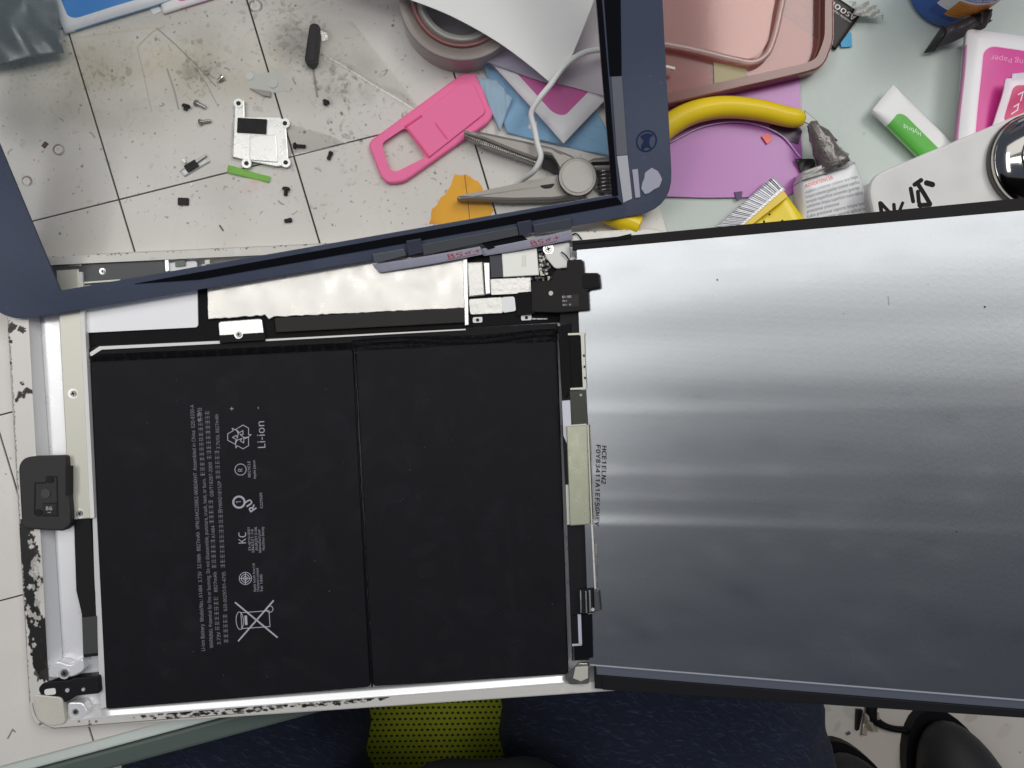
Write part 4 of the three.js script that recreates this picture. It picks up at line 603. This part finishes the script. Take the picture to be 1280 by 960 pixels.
// ---------------------------------------------------------------- pink phone stand
{
  const o = thing('phone_stand', 'hot pink folding plastic phone stand with a square opening', 'phone stand', hit(540, 160, T0)), pink = phy([1, .16, .40], .45, 0, {}), pinkD = phy([.92, .075, .26], .5);
  part('base_frame', slab([[459, 178], [578, 91], [597, 92], [600, 102], [617, 141], [612, 152], [504, 228], [484, 229], [476, 221]], T0, .0030, { r: [9, 6, 9, 4, 5, 8, 9, 8, 8], bevel: .0007, holes: [[[474, 178], [507, 156], [536, 197], [494, 218], [484, 212]]], hr: 8 }), pink, o);
  part('flap', slab([[506, 158], [577, 102], [592, 103], [608, 140], [537, 196]], T0 + .0030, .0008, { r: [2, 6, 8, 6, 2], bevel: .0003 }), pink, o); part('hinge', slab([[505, 157], [526, 143], [528, 145], [507, 159.5]], T0 + .0030, .0012, { bevel: .0002 }), pinkD, o); part('hinge', slab([[543, 154], [545, 153], [560, 173], [558, 174]], T0 + .0038, .0002), pinkD, o); part('hinge', slab([[508, 160], [510, 159], [538, 195], [536, 196]], T0 + .0032, .0007), pinkD, o);
}
// ---------------------------------------------------------------- roll of tape
{
  const c = hit(578, 16, T0), o = thing('tape_roll', 'roll of clear tape with a red ring, lying flat', 'tape roll', V3(c.x, T0, c.z));
  const lathe = (pts) => new THREE.LatheGeometry(pts.map(([r, y]) => V2(r, y)), 64).translate(c.x, T0, c.z);
  part('tape', lathe([[.0178, 0], [.0215, 0], [.0220, .0006], [.0220, .0112], [.0215, .0118], [.0178, .0118], [.0178, 0]]), phy([.36, .31, .28], .35, 0, { transmission: .25, thickness: 0 }), o); part('red_ring', lathe([[.0160, 0], [.0177, 0], [.0177, .0120], [.0160, .0120], [.0160, 0]]), phy([.42, .16, .14], .45), o); part('core', lathe([[.0130, 0], [.0159, 0], [.0159, .0116], [.0130, .0116], [.0130, 0]]), std([.40, .38, .36], .6), o);
  part('core_disc', lathe([[.0001, .002], [.0130, .002], [.0130, .003], [.0001, .003], [.0001, .002]]), std([.20, .20, .23], .5), o);
}
// ---------------------------------------------------------------- white paper, sachets, cloth by the pliers
{
  const cloth = art(512, 512, (g) => { g.fillStyle = '#86b3d6'; g.fillRect(0, 0, 512, 512); crease(g, 512, 512, 160, 8, .16); });
  const a = quad([[600, 70], [700, 40], [775, 198], [634, 166]], T0 + .0018, .0008, { n: 36, m: 36, lift: wob(.0011, 7, .6) }); solo('blue_wipe', a, std('#ffffff', .75, 0, { map: cloth }), 'crumpled light blue wipe under the pink diamond sachet', 'wipe');
  solo('blue_wipe', quad([[596, 96], [622, 100], [640, 124], [625, 164]], T0 + .0030, .0008, { n: 14, m: 14, lift: wob(.0006, 6, 2) }), std([.36, .52, .66], .7), 'small folded flap of light blue wipe beside the pink stand', 'wipe');
  const dia = art(512, 512, (g) => { g.fillStyle = '#e4e2e4'; g.fillRect(0, 0, 512, 512); rr(g, -60, -60, 505, 505, 62); g.fillStyle = '#c8479a'; g.fill(); g.strokeStyle = '#eac3dc'; g.lineWidth = 7; g.save(); g.translate(190, 330); g.rotate(-.78); for (let k = 0; k < 3; k++) { g.beginPath(); g.moveTo(k * 42 - 60, 0); g.lineTo(k * 42 - 60, -30); g.moveTo(k * 42 - 74, -26); g.lineTo(k * 42 - 46, -26); g.stroke(); } g.restore(); crease(g, 512, 512, 20, 5, .06); });
  solo('sachet', quad([[672, -20], [784, 96], [704.5, 179], [588, 50]], [T0 + .0052, T0 + .0052, T0 + .0048, T0 + .005], .0010, { puff: .0008 }), std('#ffffff', .45, 0, { map: dia }), 'pink and white sachet turned like a diamond over the blue wipe', 'sachet');
  const tis = phy([.68, .62, .66], .8, 0, { transmission: .25, thickness: 0 });
  solo('tissue', quad([[606, 40], [648, 62], [694, 108], [597, 73]], T0 + .0068, .0003, { n: 20, m: 14, lift: wob(.0005, 5) }), phy([.50, .46, .60], .8, 0, { transmission: .25, thickness: 0 }), 'thin lavender tissue edge peeking from under the white paper', 'tissue'); solo('tissue', quad([[740, -40], [800, -30], [786, 128], [697, 104]], [T0 + .0075, T0 + .0075, T0 + .0062, T0 + .0066], .0003, { n: 20, m: 20, lift: wob(.0004, 5, 2) }), tis, 'pale pink tissue right of the white paper', 'tissue');
  // big curled white sheet
  const n = 40, pos = [], idx = [], uv = [], curve = (p) => new THREE.CatmullRomCurve3(p.map(([x, y]) => V3(x, y, 0)));
  const CL = curve([[690, 105], [660, 80], [620, 51], [562, 19], [505, -3], [440, -24], [360, -48]]), CR = curve([[691, 105.5], [708, 84], [723, 50], [738, 12], [750, -20], [764, -60], [780, -110]]);
  for (let s = 0; s < 2; s++) for (let j = 0; j <= n; j++) for (let i = 0; i <= n; i++) {
    const u = i / n, v = j / n, l = CL.getPoint(v), r = CR.getPoint(v), h = T0 + .0105 + .0060 * Math.sqrt(v) - .0016 * Math.sin(u * 3.14) * v + .0012 * (1 - u), p = hit(l.x + (r.x - l.x) * u, l.y + (r.y - l.y) * u, h); pos.push(p.x, p.y - s * .0002, p.z); uv.push(u, v);
  }
  const W = n + 1; for (let s = 0; s < 2; s++) for (let j = 0; j < n; j++) for (let i = 0; i < n; i++) { const a = s * W * W + j * W + i; s ? idx.push(a, a + 1, a + W + 1, a, a + W + 1, a + W) : idx.push(a, a + W + 1, a + 1, a, a + W, a + W + 1); }
  const g = new THREE.BufferGeometry(); g.setAttribute('position', new THREE.Float32BufferAttribute(pos, 3)); g.setAttribute('uv', new THREE.Float32BufferAttribute(uv, 2)); g.setIndex(idx); g.computeVertexNormals();
  solo('paper_sheet', g, std([.90, .90, .88], .85), 'large curled white paper sheet pointing down at the pliers', 'paper');
  solo('white_cable', tube([[784, 54, T0 + .011], [756, 61, T0 + .0135], [730, 66, T0 + .0148], [706, 82, T0 + .0162], [688, 106, T0 + .0160], [672, 126, T0 + .0148], [664, 142, T0 + .013], [668, 160, T0 + .012], [672, 180, T0 + .0125], [676, 196, T0 + .013], [669, 212, T0 + .011], [655, 223, T0 + .005], [644, 231, T0 + .0015]], .0010, { seg: 110, rad: 10 }), std([.86, .86, .84], .5), 'thin white cable curving down across the pliers', 'cable');
}
// ---------------------------------------------------------------- orange film
{
  const f = art(256, 256, (g) => { g.fillStyle = '#f2ae08'; g.fillRect(0, 0, 256, 256); const R = rng(19); for (let i = 0; i < 60; i++) { const x = R() * 256, y = R() * 256, r = 10 + R() * 45, q = g.createRadialGradient(x, y, 0, x, y, r); q.addColorStop(0, R() > .5 ? 'rgba(200,120,8,.25)' : 'rgba(250,205,50,.25)'); q.addColorStop(1, 'rgba(230,160,16,0)'); g.fillStyle = q; g.fillRect(x - r, y - r, 2 * r, 2 * r); } g.strokeStyle = 'rgba(110,60,8,.75)'; g.lineWidth = 2.5; g.beginPath(); g.moveTo(128, 12); g.lineTo(140, 130); g.lineTo(150, 256); g.stroke(); });
  const pl = plan([530, 210, 630, 290], 4, T0 + .0006, ID, (g) => { g.drawImage(f.image, 530, 210, 100, 80); });
  solo('orange_film', pl.planar(slab(ragged([[570, 219], [582, 218], [598, 227], [619, 262], [612, 272], [590, 275], [560, 281], [536, 279], [541, 262], [556, 242]], 7, 1.5, 7), T0, .0006, { bevel: .0001 })), phy('#ffffff', .38, 0, { map: pl.tex, specularIntensity: .6 }), 'torn orange yellow film under the lower plier jaw', 'film');
}
// ---------------------------------------------------------------- long nose pliers
{
  const o = thing('pliers', 'open long nose pliers with yellow handles and a return spring', 'pliers', hit(720, 222, T0)), H = T0 + .0015;
  const steel = std([.30, .285, .26], .5, .75, { bumpMap: rep(fine, .012), bumpScale: .00002 });
  const jaw = (px, h, t) => slab(px, h, t, { bevel: .0011, r: 1.5 });
  part('jaw', jaw([[579, 162], [602, 164], [650, 174], [690, 183], [716, 194], [722, 200], [704, 216], [700, 214], [697, 202], [690, 195], [681, 193], [670, 200], [640, 189], [606, 175], [581, 167]], H + .0012, .0052), steel, o, 'upper tapered jaw');
  part('jaw', jaw([[571, 245], [600, 240], [650, 232], [684, 229], [701, 226], [712, 206], [740, 208], [744, 224], [732, 244], [716, 247], [690, 250], [640, 251], [590, 249], [571, 248.5]], H, .0050), steel, o, 'lower tapered jaw');
  part('jaw_face', slab([[580, 166], [604, 173], [676, 199], [674, 206], [602, 181], [580, 169.5]], H + .0008, .0042, { bevel: .0003 }), M.steelDark, o, 'dark serrated gripping face');
  { const g = []; for (let k = 0; k < 34; k++) { const t = k / 34; g.push(bar(585 + t * 84, 170.8 + t * 31, H + .0008 + .0042, .00035, .0011, .00012, -.36)); } part('teeth', merge(...g), M.black, o); }
  part('cutter', slab([[677, 207], [682, 196], [690, 196], [698, 204], [700, 214], [694, 216]], H, .0020, { r: 3 }), M.black, o); part('cutter', slab([[674, 232], [694, 229], [690, 235], [680, 236]], H + .0050, .0002, { r: 3 }), M.black, o);
  const jt = part('joint', cyl(722, 221, H, .0066, .0078, { seg: 48 }), steel, o); part('joint_cap', cyl(722, 221, H + .0078, .0055, .0003, { seg: 48 }), std([.36, .35, .33], .5, .7), jt); part('joint_seam', (() => { const p = hit(722, 221, H + .0079); return new THREE.TorusGeometry(.0066, .0003, 8, 48).rotateX(Math.PI / 2).translate(p.x, H + .0074, p.z); })(), M.black, jt);
  part('tang', jaw([[728, 205], [742, 197], [790, 192], [800, 204], [780, 214], [744, 213]], H + .0012, .0050), steel, o); part('tang', jaw([[730, 238], [742, 232], [765, 258], [775, 274], [765, 276], [745, 256], [728, 246]], H, .0045), steel, o);
  { const p = []; for (let k = 0; k <= 90; k++) { const t = k / 90, a = t * 6.283 * 6; p.push(V3(0, 0, 0).copy(hit(757 + 3 * Math.cos(a) + (t - .5) * 4, 216 + t * 24, H + .004 + .0022 * Math.sin(a)))); } for (let k = 0; k <= 90; k++) { const t = k / 90, a = t * 6.283 * 6, q = hit(756 + 8 * Math.cos(a), 214 + t * 28, H + .0035); p[k].set(q.x, H + .0035 + .0022 * Math.sin(a), q.z); } part('spring', new THREE.TubeGeometry(new THREE.CatmullRomCurve3(p), 260, .00042, 8), M.steelDark, o); }
  const grip = phy([.86, .62, .012], .38, 0, { clearcoat: .25, clearcoatRoughness: .3 });
  const handle = (px, r0, r1) => { const c = new THREE.CatmullRomCurve3(px.map(([x, y, h]) => hit(x, y, h))), g = new THREE.TubeGeometry(c, 70, 1, 18), q = g.attributes.position, v = V3(), cen = []; for (let k = 0; k <= 70; k++) cen.push(c.getPointAt(k / 70)); for (let i = 0; i < q.count; i++) { const k = Math.floor(i / 19), t = k / 70; let r = r0 + (r1 - r0) * t; if (t > .93) r *= Math.sqrt(Math.max(.0001, 1 - ((t - .93) / .07) ** 2)); v.fromBufferAttribute(q, i).sub(cen[k]).multiplyScalar(r).add(cen[k]); q.setXYZ(i, v.x, v.y, v.z); } g.computeVertexNormals(); return g; };
  part('handle', handle([[782, 203, .0055], [806, 184, .0055], [836, 157, .0055], [866, 141, .0055], [905, 134, .0055], [950, 138, .0055], [984, 146, .0055], [1008, 150, .0055]], .0046, .0035), grip, o); part('handle', handle([[758, 264, .0048], [770, 270, .0048], [784, 277, .0048], [800, 284, .0048]], .0042, .0040), grip, o);
}
// ---------------------------------------------------------------- right side of the bench
{
  solo('purple_sheet', slab([[770, 96], [1000, 98], [1001, 150], [1003, 218], [990, 246], [880, 247], [780, 244]], G0 + .0002, .0006, { r: [2, 2, 2, 20, 26, 2, 2] }), phy([.45, .135, .46], .25, 0, { transmission: .1, thickness: 0 }), 'glossy translucent purple sheet under the yellow plier handle', 'sheet');
  solo('clear_wire', tube([[838, 178, .0015], [880, 158, .0016], [930, 153, .0016], [975, 168, .0015], [1000, 196, .0014]], .0003, { seg: 50, rad: 6 }), phy([.70, .45, .76], .2), 'fine curved clear strand lying on the purple sheet', 'strand');
  const o = thing('phone_case', 'translucent pink brown plastic phone case with raised inner ridge', 'phone case', hit(930, 40, G0)), pk = phy([.86, .64, .60], .10, 0, { transmission: .85, thickness: 0, ior: 1.45 }), pkD = phy([.36, .13, .10], .15, 0, { transmission: .5, thickness: 0, ior: 1.45 });
  const OUT = [[770, -60], [1042, -60], [1042, 52], [1030, 84], [1004, 92], [820, 134], [770, 142]], INN = [[776, -54], [1034, -54], [1033, 48], [1022, 76], [1000, 83], [820, 122], [776, 130]];
  part('case_back', slab(OUT, G0 + .0010, .0008, { r: [4, 4, 8, 14, 14, 4, 4] }), phy([.72, .40, .36], .12, 0, { transmission: .85, thickness: 0 }), o); part('case_wall', slab(OUT, G0 + .0018, .0055, { r: [4, 4, 8, 14, 14, 4, 4], holes: [INN], hr: 10, bevel: .0006 }), pkD, o);
  const RA = [[776, -60], [984, -60], [965, 56], [944, 82], [916, 78], [776, 46]], RB = [[776, -60], [978, -60], [960, 53], [941, 75], [918, 71], [776, 39]];
  const ridge = tube([[986, -40, .0045], [976, 10, .0045], [967, 48, .0045], [958, 68, .0045], [942, 78, .0045], [915, 74, .0045], [860, 61, .0045], [776, 46, .0045]], .0012, { seg: 90, rad: 12 }); part('ridge', ridge, phy([.80, .62, .58], .06, 0, { clearcoat: 1, clearcoatRoughness: .03, transmission: .6, thickness: 0 }), o, 'glossy raised ridge'); part('inner_panel', slab(RB, G0 + .0020, .0016, { r: [2, 2, 8, 14, 14, 2] }), pk, o);
  part('case_sticker', slab([[892, 78], [932, 83], [936, 100], [893, 106]], G0 + .0019, .0003), phy([.50, .42, .20], .4, 0, { transmission: .3, thickness: 0 }), o, 'faint yellowish sticker'); part('glint_lip', tube([[822, 82, .006], [834, 84, .006], [842, 86, .006]], .0007, { seg: 12, rad: 8 }), M.white, o);
  const ac = art(256, 192, (g) => { g.fillStyle = '#1c1513'; g.fillRect(0, 0, 256, 192); g.save(); g.translate(248, 44); g.rotate(Math.PI); g.fillStyle = '#e6e2de'; g.font = 'bold 32px sans-serif'; g.fillText('ASOON', 0, 22); g.font = '15px sans-serif'; g.fillText('mobile repair', 4, -8); g.restore(); g.fillStyle = '#6d6560'; g.fillRect(30, 120, 60, 46); });
  solo('box_card', quad([[1000, -34], [1077, 17], [1045, 62], [972, 12]].map(([x, y]) => [x, y]), G0 + .0008, .0008), std('#ffffff', .5, 0, { map: ac }), 'black printed card with white letters ASOON beside the pink case', 'card');
  solo('blue_tab', slab([[1048, 44], [1064, 40], [1065, 58], [1052, 59]], G0, .0005), std([.05, .36, .62], .5), 'small bright blue tab beneath the black card', 'tab');
  { const g = []; const R = rng(40); solo('crumpled_film', quad([[1062, 2], [1096, 6], [1106, 22], [1070, 20]], G0 + .004, .0003, { n: 22, m: 16, lift: (u, v) => .002 * Math.sin(u * 13 + v * 7) * Math.sin(v * 9 + u * 3) }), phy([.80, .80, .76], .25, 0, { transmission: .4, thickness: 0 }), 'crumpled whitish clear film above the glass bench', 'film'); }
}
{ // blue tub
  const p = hit(1184, -18, G0), o = thing('plastic_tub', 'blue plastic tub with an orange and white label', 'tub', V3(p.x, G0, p.z)), R = .0160, at = (g) => g.translate(p.x, G0, p.z);
  part('body', at(new THREE.LatheGeometry([[.001, 0], [R - .0015, 0], [R, .0015], [R, .034], [R - .001, .036], [.001, .036]].map(([a, b]) => V2(a, b)), 64)), phy([.016, .10, .42], .3, 0, {}), o);
  const lab = art(512, 256, (g) => { g.fillStyle = '#e8e8ea'; g.fillRect(0, 0, 512, 256); g.fillStyle = '#1747a0'; g.fillRect(0, 196, 512, 60); g.fillStyle = '#d98a2c'; g.fillRect(90, 118, 330, 110); g.fillStyle = '#1f5cc0'; g.fillRect(90, 76, 422, 26); g.fillStyle = '#fff'; g.font = 'bold 24px sans-serif'; g.fillText('SOLDER PASTE', 120, 98); g.strokeStyle = 'rgba(120,60,10,.4)'; g.lineWidth = 3; for (let k = 0; k < 5; k++) { g.beginPath(); g.moveTo(110, 140 + k * 18); g.lineTo(400, 140 + k * 18); g.stroke(); } });
  part('label', at(new THREE.CylinderGeometry(R + .0002, R + .0002, .024, 40, 1, true, -.72, 1.7).translate(0, .0185, 0)), std('#ffffff', .4, 0, { map: lab }), o, 'orange white and blue wrap label'); part('lid', at(new THREE.CylinderGeometry(R + .001, R + .001, .008, 48).translate(0, .040, 0)), std([.7, .7, .72], .4), o);
}
{ // torn black shrink tube by the tub
  const o = thing('torn_sleeve', 'torn dark grey plastic sleeve beside the blue tub', 'sleeve', hit(1196, 40, G0)), dk = phy([.030, .032, .030], .3), pu = phy([.075, .062, .070], .4);
  part('dark_flap', quad([[1178, 32], [1188, 38], [1168, 64], [1155, 66]], [G0 + .007, G0 + .008, G0 + .003, G0 + .002], .0005, { n: 16, m: 16, lift: (u, v) => .0026 * Math.sin(u * 3.14) * Math.sin(v * 3.14) }), dk, o); part('grey_flap', quad([[1182, 34], [1234, 12], [1230, 36], [1172, 60]], [G0 + .008, G0 + .012, G0 + .009, G0 + .004], .0005, { n: 20, m: 16, lift: (u, v) => .003 * Math.sin(v * 3.14) + .0008 * Math.sin(u * 14) }), pu, o); part('knot', quad([[1224, 14], [1238, 12], [1240, 26], [1230, 32]], G0 + .0135, .0008, { n: 10, m: 10, lift: (u, v) => .0012 * Math.sin(u * 7 + v * 6) }), pu, o);
}
{ // sachets on the right
  const big = art(1024, 1024, (g, w, h) => {
    g.fillStyle = '#eceaec'; g.fillRect(0, 0, w, h); rr(g, 86, 104, 1100, 1100, 80); g.fillStyle = '#f7c3dd'; g.fill(); rr(g, 92, 110, 1100, 1100, 76); g.fillStyle = '#d63c96'; g.fill();
    g.save(); g.translate(640, 172); g.rotate(Math.PI); g.fillStyle = '#f29ac8'; g.font = '50px sans-serif'; g.fillText('Screen Cleaning Paper', 0, 0); g.restore(); crease(g, w, h, 40, 12, .05);
  });
  solo('sachet', quad([[1210, 36], [1420, 66], [1410, 240], [1194, 222]], [G0 + .010, G0 + .010, G0 + .012, G0 + .012], .0025, { puff: .001, lift: wob(.0006, 4) }), std('#ffffff', .38, 0, { map: big }), 'large magenta Screen Cleaning Paper sachet with white border', 'sachet');
  solo('sachet_stack', slab([[1216, 44], [1420, 70], [1410, 236], [1202, 220]], G0 + .0002, .0072, { r: 4, bevel: .0008 }), std([.66, .65, .66], .5), 'stack of pale sachets underneath the large magenta one', 'sachets');
  const sm = art(512, 256, (g) => { g.fillStyle = '#f0e4ec'; g.fillRect(0, 0, 512, 256); rr(g, 34, 30, 600, 150, 26); g.fillStyle = '#cf3d72'; g.fill(); g.strokeStyle = '#f6dbe6'; g.lineWidth = 5; rr(g, 34, 30, 600, 150, 26); g.stroke(); g.lineWidth = 6; g.beginPath(); g.moveTo(70, 70); g.lineTo(92, 60); g.lineTo(92, 96); g.moveTo(66, 118); g.lineTo(86, 106); g.lineTo(88, 130); g.lineTo(64, 146); g.stroke(); });
  solo('sachet', quad([[1258, 98], [1380, 98], [1380, 176], [1236, 178]], [G0 + .0165, G0 + .0165, G0 + .015, G0 + .015], .0010, { puff: .001, lift: wob(.0005, 4) }), std('#ffffff', .4, 0, { map: sm }), 'small rose and white sachet resting on the large magenta one', 'sachet'); solo('sachet', quad([[1266, 92], [1380, 80], [1380, 108], [1264, 108]], G0 + .0145, .0005), std([.62, .60, .68], .4), 'grey lilac sachet corner above the small rose one', 'sachet');
  const gr = art(512, 256, (g) => { g.fillStyle = '#eeeeec'; g.fillRect(0, 0, 512, 256); g.fillStyle = '#5db646'; rr(g, 96, 118, 260, 190, 50); g.fill(); g.fillRect(300, 118, 60, 138); g.save(); g.translate(210, 162); g.rotate(Math.PI - .5); g.fillStyle = '#dff2da'; g.font = '34px sans-serif'; g.fillText('Hybrid', -40, 20); g.restore(); g.save(); g.translate(455, 214); g.rotate(Math.PI - .2); g.fillStyle = '#4a4a48'; g.font = '32px sans-serif'; g.fillText('WA', -20, 10); g.restore(); });
  solo('sachet', quad([[1117, 105], [1215, 203], [1190, 238], [1090, 138]], [G0 + .006, G0 + .004, G0 + .003, G0 + .005], .0014, { puff: .0012 }), std('#ffffff', .42, 0, { map: gr }), 'narrow white sachet with a green panel at an angle', 'sachet');
}
{ // glue tube
  const o = thing('glue_tube', 'clear and white glue tube with a grey wrapped nozzle', 'glue tube', hit(1040, 245, G0));
  const lab = art(512, 512, (g) => { g.fillStyle = '#e9e9ec'; g.fillRect(0, 0, 512, 512); g.fillStyle = '#e0584c'; g.font = 'bold 36px sans-serif'; g.fillText('ADVERTENCIA', 30, 66); const R = rng(9); g.fillStyle = '#2f2f33'; g.font = '27px sans-serif'; const W = ['Peligro', 'contiene', 'vapores', 'solventes', 'toxico', 'tubo', 'aplicar', 'superficie', 'limpia', 'seca', 'presionar', 'guardar']; for (let r = 0; r < 12; r++) { let s = ''; while (g.measureText(s).width < (r === 4 ? 230 : 420)) s += W[Math.floor(R() * 12)] + ' '; g.fillText(s, 30, 106 + r * 34, 450); } });
  part('body', quad([[999, 226], [1068, 202], [1104, 300], [1004, 316]], [G0 + .008, G0 + .008, G0 + .004, G0 + .004], .006, { puff: .0028, n: 24, m: 24 }), std('#ffffff', .35, 0, { map: lab }), o, 'white tube body with lines of small print'); part('shoulder', quad([[1004, 214], [1056, 195], [1070, 206], [998, 228]], [G0 + .0085, G0 + .0085, G0 + .008, G0 + .008], .006, { puff: .002, n: 20, m: 12 }), phy([.72, .72, .72], .22, 0, { transmission: .25, thickness: 0 }), o);
  const a = hit(1044, 210, G0 + .008), b = hit(1015, 154, G0 + .010), d = b.clone().sub(a), L = d.length(), qn = new THREE.Quaternion().setFromUnitVectors(V3(0, 1, 0), d.clone().normalize());
  const prof = [[.0001, 0], [.0050, 0], [.0054, .002], [.0046, .005], [.0042, .008], [.0038, L * .6], [.0034, L * .72], [.0021, L * .9], [.0018, L], [.0001, L + .0008]], lg = new THREE.LatheGeometry(prof.map(([r, y]) => V2(r, y)), 40);
  { const q = lg.attributes.position, R = rng(3); for (let i = 0; i < q.count; i++) { const x = q.getX(i), y = q.getY(i), z = q.getZ(i), an = Math.atan2(z, x), k = 1 + .13 * Math.sin(an * 3 + y * 700) + .07 * Math.sin(an * 7 - y * 1300); q.setX(i, x * k); q.setZ(i, z * k); } lg.computeVertexNormals(); }
  part('nozzle', lg.applyQuaternion(qn).translate(a.x, a.y, a.z), phy([.15, .13, .12], .18, .1, { clearcoat: .8, clearcoatRoughness: .12, bumpMap: rep(fine, .3), bumpScale: .0006 }), o, 'crumpled grey wrapped nozzle'); part('collar', quad([[1006, 216], [1052, 198], [1062, 208], [1000, 226]], G0 + .0105, .0008, { n: 18, m: 10, lift: wob(.0009, 9) }), phy([.74, .73, .70], .2, 0, { transmission: .4, thickness: 0 }), o);
  const dk = phy([.022, .022, .020], .4);
  solo('black_scrap', quad([[1024, 166], [1038, 165], [1049, 174], [1036, 186]], [G0 + .004, G0 + .004, G0 + .002, G0 + .004], .0004, { lift: (u, v) => .0012 * Math.sin(u * 3 + v * 2) }), dk, 'black torn scrap right of the wrapped nozzle', 'scrap'); solo('black_scrap', quad([[993.5, 199], [1018, 198], [1020, 214], [1003, 218]], G0 + .0022, .0004, { lift: wob(.0005, 5) }), dk, 'black torn scrap left of the wrapped nozzle, by the tube shoulder', 'scrap'); solo('grey_flake', quad([[1006, 138], [1021, 151], [1018, 158], [1004, 152]], G0 + .007, .0004), std([.26, .27, .26], .35, .3), 'grey flake at the tip of the yellow handle', 'flake');
  solo('dark_film', slab([[966, 150], [992, 152], [1003, 164], [998, 180], [984, 176], [960, 162]], G0 + .0010, .0002), phy([.10, .045, .11], .3, 0, { transmission: .3, thickness: 0 }), 'dark film scrap below the yellow handle end', 'film'); solo('red_chip', slab([[952, 170], [960, 166], [966, 174], [959, 180]], G0 + .0011, .0006, { r: 1 }), std([.90, .19, .17], .5), 'tiny coral red square on the purple sheet', 'chip'); solo('purple_flake', slab([[918, 240], [928, 239], [927, 248], [921, 250]], G0 + .0010, .0004), std([.09, .035, .13], .5), 'tiny dark purple flake at the lower rim of the purple sheet', 'flake');
}
{ // yellow sachet
  const o = thing('yellow_sachet', 'bright yellow sachet with a striped crimped seal', 'sachet', hit(960, 262, G0)), st = canvasTex(512, 64, (g) => { g.fillStyle = '#e6e6ea'; g.fillRect(0, 0, 512, 64); const R = rng(8); for (let i = 0; i < 38; i++) { g.fillStyle = ['#4a4c58', '#7b7f90', '#2a2a30'][i % 3]; g.fillRect(i * 13.5 + R() * 2, 0, 4 + R() * 2.5, 50); } g.fillStyle = '#f2f2f4'; g.fillRect(0, 52, 512, 12); });
  part('body', quad([[979, 238], [1022, 300], [930, 330], [926, 288]], [G0 + .006, G0 + .006, G0 + .005, G0 + .004], .002, { puff: .002, n: 20, m: 20, lift: (u, v) => .0008 * Math.sin(u * 3 - v * 5) }), phy([.90, .68, .012], .32), o, 'yellow foil body'); part('body_fold', quad([[979, 238], [985, 246], [926, 292], [922, 288]], G0 + .0085, .0005, { n: 12, m: 4 }), phy([.82, .58, .01], .35), o);
  const q = [[884, 293], [967, 220], [982, 237], [920, 292]], g = quad(q, [G0 + .0045, G0 + .007, G0 + .0085, G0 + .006], .0008, { n: 60, m: 6, lift: (u, v) => .00035 * Math.sin(u * 230) }); part('crimped_seal', g, std('#ffffff', .32, .2, { map: st }), o, 'striped silver seal'); for (const [x, y] of [[955, 277], [978, 276], [962, 268]]) part('speck', cyl(x, y, G0 + .0088, .0004, .0002), M.black, o);
}
{ // white box lid with pen strokes, steel jar on it
  const top = .019, ink = plan([1070, 130, 1300, 300], 5, top, ID, (g) => {
    g.fillStyle = '#e6e4e2'; g.fillRect(900, 0, 600, 500); const R = rng(17); for (let i = 0; i < 90; i++) { const x = 1070 + R() * 230, y = 130 + R() * 170, r = 6 + R() * 30, q = g.createRadialGradient(x, y, 0, x, y, r); q.addColorStop(0, R() > .5 ? 'rgba(222,222,224,.18)' : 'rgba(190,188,184,.16)'); q.addColorStop(1, 'rgba(210,208,206,0)'); g.fillStyle = q; g.fillRect(x - r, y - r, 2 * r, 2 * r); }
    g.strokeStyle = '#16130f'; g.lineCap = 'round'; g.lineJoin = 'round'; const S = (w, ...p) => { g.lineWidth = w; g.beginPath(); p.forEach(([x, y], i) => (i ? g.lineTo(x, y) : g.moveTo(x, y))); g.stroke(); };
    S(5, [1100, 254], [1102, 268]); S(4.5, [1101, 254], [1110, 264], [1116, 268]); S(4.5, [1117, 256], [1118, 266]); S(4, [1128, 254], [1124, 264], [1122, 268]);
    S(5.5, [1143, 231], [1151, 225.5]); S(5, [1138, 236], [1141, 252]); S(5.5, [1148, 232], [1155, 243], [1162, 255]); S(5, [1147, 240], [1148, 252], [1150, 258]); S(5.5, [1149, 257], [1162, 256]); S(7, [1158, 229], [1165, 231]);
  });
  const o = thing('plastic_box', 'pale grey plastic box with black handwritten strokes on top', 'box', hit(1200, 220, G0)); part('top_panel', ink.planar(slab([[1083, 222], [1300, 132], [1420, 132], [1420, 330], [1106, 330]], .016, .003, { r: [26, 10, 10, 10, 10], bevel: .0010 })), phy('#ffffff', .6, 0, { map: ink.tex, specularIntensity: .4 }), o); part('side_wall', slab([[1088, 226], [1300, 138], [1414, 138], [1414, 324], [1110, 324]], G0, .0160, { r: [24, 10, 10, 10, 10] }), std([.60, .59, .58], .5), o);
  const p = hit(1290, 204, top), j = thing('steel_jar', 'polished round steel jar standing on the pale grey box', 'jar', V3(p.x, top, p.z)), at = (q) => new THREE.LatheGeometry(q.map(([a, b]) => V2(a, b)), 72).translate(p.x, top, p.z), chrome = std([.62, .59, .54], .10, 1);
  part('jar_body', at([[.001, 0], [.0150, 0], [.0162, .0012], [.0164, .0035], [.0158, .0042], [.0150, .0046], [.0146, .0060], [.0110, .0085], [.0085, .0090]]), chrome, j); part('rim_ring', at([[.0150, .0002], [.0166, .0004], [.0168, .0022], [.0158, .0030]]), std([.10, .095, .09], .25, .6), j); part('knob', at([[.0085, .0088], [.0098, .0100], [.0102, .0125], [.0090, .0150], [.0055, .0165], [.0001, .0168]]), chrome, j);
}
renderer.render(scene, camera);
